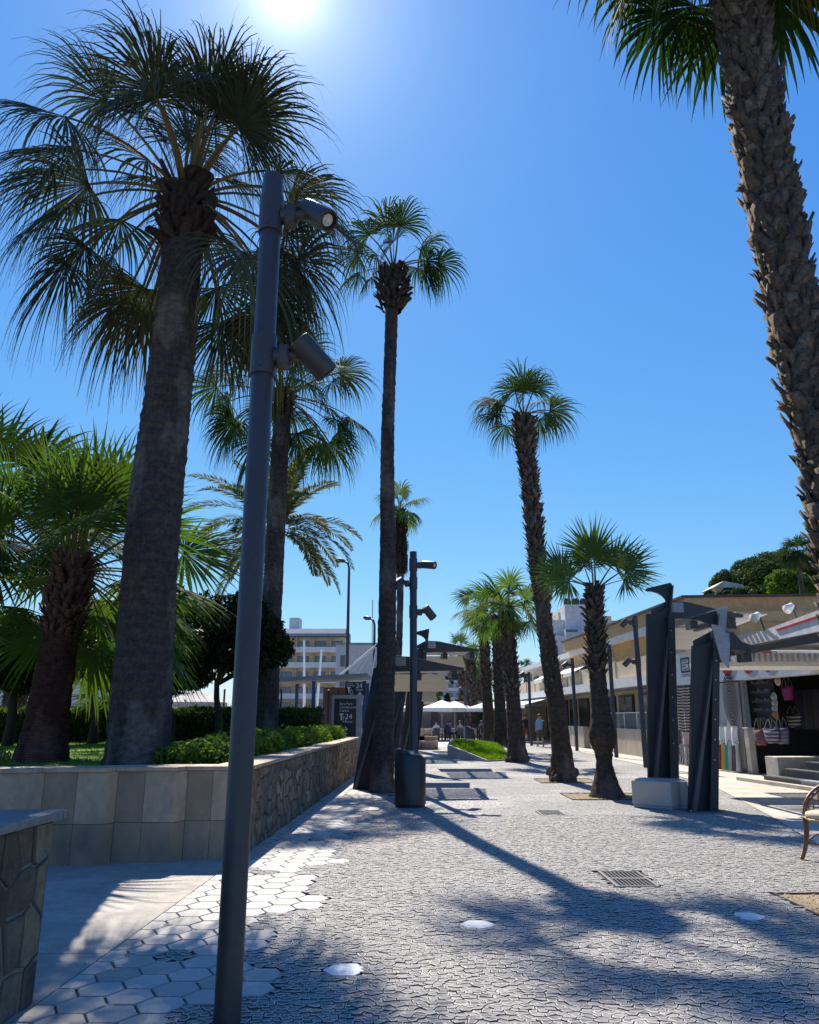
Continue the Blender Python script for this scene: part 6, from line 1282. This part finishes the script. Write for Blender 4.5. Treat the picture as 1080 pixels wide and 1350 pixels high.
# a row of dresses on a rail
dr = 0
for k in range(9):
    s = 1.0+k*0.75; c = [(0.30, 0.36, 0.46), (0.42, 0.47, 0.55), (0.52, 0.52, 0.52), (0.24, 0.28, 0.36), (0.40, 0.42, 0.48), (0.55, 0.53, 0.50), (0.45, 0.10, 0.06), (0.10, 0.10, 0.12), (0.32, 0.36, 0.42)][k]
    o = TW(s, -1.3+0.15*(k % 2), 0); t = thing('hanging_dress', ['steel blue', 'pale blue', 'light grey', 'slate blue', 'blue grey', 'cream', 'rust red', 'black', 'dusty blue'][k]+' dress hanging on the rail under the far awnings', 'dress', o, TR, 'dresses hung under the far awnings')
    m = MB(); m.lathe([(0.03, 1.75), (0.17, 1.70), (0.13, 1.35), (0.20, 0.9), (0.27, 0.25), (0.25, 0.24)], 12); m.v = [(a_, b_*0.45, c_) for a_, b_, c_ in m.v]; m.build('fabric', cloth(c), t, smooth=True); m = MB(); m.tube([(0, 0, 1.74), (0, 0, 1.84), (0.03, 0, 1.88)], 0.01, 5); m.build('hanger', M_BLACK, t)
t = thing('clothes_rail', 'long clothes rail under the far awnings', 'clothes rail', TW(0.5, -1.22, 0), TR); m = MB(); m.tube([(0, 0, 1.88), (7, 0, 1.88)], 0.015, 6)
for x in (0, 3.5, 7): m.tube([(x, 0, 0), (x, 0, 1.88)], 0.015, 6)
m.build('rail', M_STEEL, t)
# white tower, brick block, cafe back building
tw_ = thing('tower_block', 'white stepped tower block with water tanks above the terrace row', 'building', (17.5, 78, 0))
M_TOW = pm('tower_render', (0.62, 0.61, 0.59), (0.55, 0.54, 0.53), 0.3, 0.9); M_TOW2 = pm('tower_grey', (0.46, 0.47, 0.49), (0.41, 0.42, 0.44), 0.3, 0.9)
def tb_box(px0, px1, pyt, Yd, mat, nm='wall', d=6, pyb=None):
    a = P(px0, pyt, Yd); b = P(px1, pyt, Yd); z0 = P(px0, pyb, Yd).z if pyb else 0; m = MB(); m.box(a.x-17.5, b.x-17.5, Yd-78, Yd-78+d, z0, a.z); return m.build(nm, mat, tw_, bevel=0.03)
tb_box(728, 744, 817, 78.5, M_TOW); tb_box(744.3, 778, 797, 78, M_TOW); tb_box(736, 746, 807, 80.5, M_CREAM); tb_box(746, 786, 829, 76.5, M_TOW2, d=1.4); tb_box(778.5, 806, 812, 79, M_CREAM); tb_box(796, 822, 818, 77, M_TOW2); tb_box(728, 750, 838, 77, M_TOW, d=1.4)
for a0, a1, t0, t1 in ((760, 770, 847, 851), (746, 762, 830, 833), (731, 736, 852, 868), (752, 758, 856, 868)): tb_box(a0, a1, t0, 76.4 if t0 < 850 else 76.3, M_DARKGLASS, 'window', 0.09, t1)
a = P(757, 797, 80)
for k in range(3): m = MB(); m.lathe([(0.001, 0), (0.4, 0), (0.42, 0.5), (0.3, 0.75), (0.001, 0.8)], 14, 0, (a.x-17.5-0.6+k*0.85, 2.5, a.z-0.05)); m.build('water_tank', M_DKSTEEL, tw_)
bb = thing('brick_block', 'small dark red roofed block at the far end of the terrace row', 'building', (11.2, 66, 0)); m = MB(); m.box(0, 3.5, 0, 4, 0, 5.4); m.build('wall', pm('brown_brick', (0.30, 0.20, 0.15), (0.24, 0.16, 0.12), 3, 0.9), bb); m = MB(); m.box(-0.3, 3.5, -0.4, 4, 5.403, 6.0); m.build('roof', M_GREYROOF, bb)
for k in range(2): m = MB(); m.box(0.4+k*1.5, 1.4+k*1.5, -0.06, -0.003, 3.6, 4.8); m.build('window', M_DARKGLASS, bb)
fc = thing('far_shop', 'far low shop with a black sign and yellow green lettering above the awnings', 'building', TW(-12, 1.0, 0), TR); m = MB(); m.box(0, 12, 0, 5, 0, 3.3); m.build('wall', M_CREAM, fc); m = MB(); m.box(-0.1, 12.0, -0.2, -0.003, 3.0, 4.2); m.build('sign_board', M_SIGN, fc)
M_YEL = pm('yellow_letters', (0.55, 0.62, 0.12), None, 5, 0.5); text_mesh('lettering', 'SB', 1.0, M_YEL, fc, (2.0, -0.21, 3.25), (math.pi/2, 0, 0)); text_mesh('lettering', 'JB', 1.0, M_YEL, fc, (8.5, -0.21, 3.25), (math.pi/2, 0, 0))
cf = thing('cafe_building', 'low dark cafe front behind the white parasols', 'building', (2.0, 66, 0)); m = MB(); m.box(-9, 5.0, 0, 6, 0, 2.6); m.build('wall', pm('dark_cafe', (0.09, 0.075, 0.065), (0.05, 0.045, 0.04), 0.8, 0.8), cf); m = MB(); m.box(-9.2, 5.2, -0.4, 6, 2.603, 2.85); m.build('roof', M_CREAM, cf)
for k in range(6): m = MB(); m.box(-8.4+k*2.2, -6.8+k*2.2, -0.06, -0.003, 0.4, 2.2); m.build('window', M_DARKGLASS, cf)
lw = thing('low_wall', 'low pale wall closing the plaza behind the cafe tables', 'wall', (2.5, 60.5, 0)); m = MB(); m.box(-7.0, 5.5, 0, 0.35, 0, 0.65); m.build('wall', M_TRAV2, lw); m = MB(); m.box(-7.05, 5.55, -0.04, 0.39, 0.653, 0.72); m.build('coping', M_TERR, lw)
for i, (px, py, Y, r_, lab) in enumerate(((566, 917, 69, 1.5, 'round bright green shrub above the cafe roof'), (655, 935, 66, 1.3, 'bright green shrub behind the clustered trunks'), (637, 938, 64, 1.2, 'green shrub right of the middle parasol'))):
    g = P(px, py, Y); bush('green_shrub', lab, (g.x, Y, 0), lobes_ball(60+i, (0, 0, g.z-0.2), (r_, r_*0.8, r_*0.6), 9, 0.5), 2600, 0.13, 60+i, M_PITTO, 'green shrubs by the cafe')
for i, (px, py, Y, lab) in enumerate(((590, 926, 70, 'dark pointed cypress behind the parasols'), (604, 931, 70.5, 'smaller dark cypress beside the first'))):
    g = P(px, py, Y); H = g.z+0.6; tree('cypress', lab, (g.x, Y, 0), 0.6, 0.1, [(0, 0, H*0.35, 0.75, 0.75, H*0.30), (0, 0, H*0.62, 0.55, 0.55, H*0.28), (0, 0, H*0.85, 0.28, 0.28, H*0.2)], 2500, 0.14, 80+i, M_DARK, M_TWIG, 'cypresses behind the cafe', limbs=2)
# wooded hill on the right
hl = MB(); nx_, ny_ = 30, 10; v = []
for j in range(ny_+1):
    for i in range(nx_+1):
        x = 20+i*2.6; y = 72+j*5; f = min(1, max(0, (x-24)/26)); v.append((x, y, 10.0*f*math.sin(math.pi*min(1, (j+0.2)/ny_*1.1)) + 0.6*math.sin(i*0.9+j)))
hl.add(v, [(j*(nx_+1)+i, j*(nx_+1)+i+1, (j+1)*(nx_+1)+i+1, (j+1)*(nx_+1)+i) for j in range(ny_) for i in range(nx_)]); struct(hl.build('hill', pm('hill_scrub', (0.05, 0.06, 0.03), (0.09, 0.08, 0.05), 0.4, 0.95), smooth=True))
spec = [(952, 772, 78, 2.0, 'small pine low at the edge of the wooded hill'), (972, 755, 82, 2.8, 'round pine on the slope beside the hillside house'), (990, 748, 84, 3.4, 'broad pine in the middle of the wooded hill'), (1010, 745, 80, 3.4, 'dark broad pine over the ochre parapet'), (1030, 742, 82, 3.8, 'tallest broad pine on the hilltop'), (1052, 740, 79, 3.6, 'pine on the hill behind the shaggy trunk'), (1000, 772, 76, 2.2, 'low pine just above the ochre roof edge'), (1075, 748, 82, 4.0, 'pine at the end of the hill beside the frame edge'), (975, 775, 75, 1.8, 'small round pine above the ochre roof edge')]
for i, (px, py, Y, r_, lab) in enumerate(spec):
    g = P(px, py+17, Y); zb = max(4.0, g.z-r_*1.6); tree('pine_tree', lab, (g.x, Y, zb), g.z-zb, 0.22, lobes_ball(200+i, (0, 0, g.z-zb), (r_*1.05, r_, r_*0.72), 34, r_*0.22), 16000, 0.13, 210+i, M_PINE, M_TWIG, 'pines on the wooded hill')
for px, py, lab, s in ((1035, 768, 'bright green bush in front of the pines by the shaggy trunk', 1), (1058, 772, 'bright green bush nearest the shaggy trunk', 2)):
    g = P(px, py, 70); bush('bright_bush', lab, (g.x, 70, g.z-1.8), lobes_ball(300+s, (0, 0, 1.6), (2.0, 1.6, 1.3), 14, 0.6), 6000, 0.16, 300+s, M_PITTO, 'bright bushes below the pines')
hs = thing('hillside_house', 'pale house half hidden among the hillside pines', 'house', (P(958, 764, 77).x, 77, P(962, 792, 77).z)); m = MB(); m.box(-1.3, 1.3, 0, 3, -3, 1.3); m.build('wall', M_CREAM, hs); m = MB(); m.prism([(-1.6, 1.303), (1.6, 1.303), (1.5, 1.6), (-0.4, 2.0)], 'y', -0.3, 3.2); m.build('roof', M_TERR, hs); m = MB(); m.box(-0.6, 0.2, -0.06, -0.003, 0.2, 0.95); m.build('window', M_DARKGLASS, hs)
b = P(1050, 722, 62); palm('fan_palm', 'palm on the hill just behind the shaggy nearest trunk', (b.x, 62, 6), [(0, 0, -0.5, 0.3), (0, 0, 3, 0.22), (0, 0, b.z-6-0.3, 0.22)], dict(n=24, pet=0.8, blade=1.3, e_hi=80, e_lo=-50, droop=0.5, nseg=24, K=5), M_BARK2, M_FAN, rows=16, cols=10, seed=401, group='distant fan palms')
# ================================================================== RATTAN CHAIR
M_RATTAN = pm('rattan_cane', (0.13, 0.055, 0.028), (0.22, 0.10, 0.05), 14, 0.35, 0.25, 60)
M_WRAP = pm('cane_binding', (0.40, 0.27, 0.15), (0.28, 0.18, 0.10), 50, 0.5)
M_CUSH = pm('cream_cushion', (0.62, 0.50, 0.34), (0.55, 0.44, 0.30), 4, 0.9)
g = G(1064, 1141); rc = thing('rattan_chair', 'brown rattan armchair with a cream cushion at the frame edge', 'chair', (g.x+0.36, g.y+0.05, 0), R(-75))
# local: the chair faces -y, the curved back is at +y
def arcp(a, r_, z, sy=1.0): return (r_*math.cos(a), sy*r_*math.sin(a), z)
m = MB(); m.tube([arcp(R(-20+220*k/16), 0.30, 0.47+0.0*k) for k in range(17)], 0.017, 8); m.tube([(-0.28, -0.11, 0.47), (0, -0.28, 0.47), (0.28, -0.11, 0.47)], 0.017, 8); m.build('seat_frame', M_WRAP, rc, smooth=True)
m = MB(); m.lathe([(0.001, 0), (0.23, 0.0), (0.262, 0.03), (0.25, 0.065), (0.18, 0.085), (0.001, 0.09)], 24, 0, (0, 0, 0.475)); m.build('cushion', M_CUSH, rc, smooth=True)
top = [(0.31*math.cos(R(-25+230*k/20)), 0.31*math.sin(R(-25+230*k/20))+0.02, 0.50+0.40*math.sin(math.pi*k/20)**0.62) for k in range(21)]
m = MB(); m.tube(top, 0.019, 8); m.tube([(x*0.96, y*0.96, z-0.045) for x, y, z in top], 0.012, 8)
m.build('back_rail', M_RATTAN, rc, smooth=True)
m = MB()
for k in range(1, 20):
    x, y, z = top[k]; a = R(-20+220*k/20); b0 = Vector(arcp(a, 0.30, 0.475)); e = Vector((x*0.97, y*0.97, z-0.02)); 
    m.tube(bez(b0, b0.lerp(e, 0.5)+Vector((x, y, 0))*0.06+Vector((0.04*math.cos(a*3), 0, 0)), e, 6), 0.008, 6)
m.build('spindles', M_RATTAN, rc, smooth=True)
for sx, sy in ((-1, -1), (1, -1), (-1, 1), (1, 1)):
    x, y = sx*0.24, (-0.16 if sy < 0 else 0.20); m = MB()
    for o_ in (0.0, 0.028): m.tube(bez((x+o_*0.6, y+o_, 0.47), (x*0.92+o_, y*0.9, 0.22), (x*1.22+o_*0.2, y*1.35, 0.0), 8), [0.017]*9, 8)
    m.build('leg', M_RATTAN, rc, smooth=True)
m = MB(); m.tube([(-0.24, -0.15, 0.20), (0.24, -0.15, 0.20)], 0.011, 6); m.tube([(-0.24, 0.19, 0.22), (0.24, 0.19, 0.22)], 0.011, 6); m.tube(bez((-0.25, -0.15, 0.2), (-0.2, 0, 0.36), (-0.25, 0.2, 0.22), 8), 0.011, 6); m.tube(bez((0.25, -0.15, 0.2), (0.2, 0, 0.36), (0.25, 0.2, 0.22), 8), 0.011, 6); m.build('stretcher', M_RATTAN, rc, smooth=True)
# agave tip in the near planter
ag = thing('agave', 'dark spiky plant in the near stone planter at the frame edge', 'plant', (-2.92, 4.75, 0.93)); m = MB(); rr = random.Random(3)
for k in range(26):
    a = k*2.4; e = rr.uniform(0.3, 1.3); L = rr.uniform(0.22, 0.34); h = Vector((math.cos(a)*math.cos(e), math.sin(a)*math.cos(e), math.sin(e))); t_ = Vector((-math.sin(a), math.cos(a), 0)); n_ = t_.cross(h); i0 = len(m.v)
    m.add([h*0.02-t_*0.02, h*0.02+n_*-0.008, h*0.02+t_*0.02, h*L*0.55-t_*0.024, h*L*0.55-n_*0.01, h*L*0.55+t_*0.024, h*L-Vector((0, 0, 0.03))], [(0, 1, 4, 3), (1, 2, 5, 4), (3, 4, 6), (4, 5, 6), (2, 0, 3, 5), (3, 6, 5)])
m.build('leaves', pm('agave_leaf', (0.03, 0.06, 0.035), (0.05, 0.09, 0.05), 6, 0.5), ag)
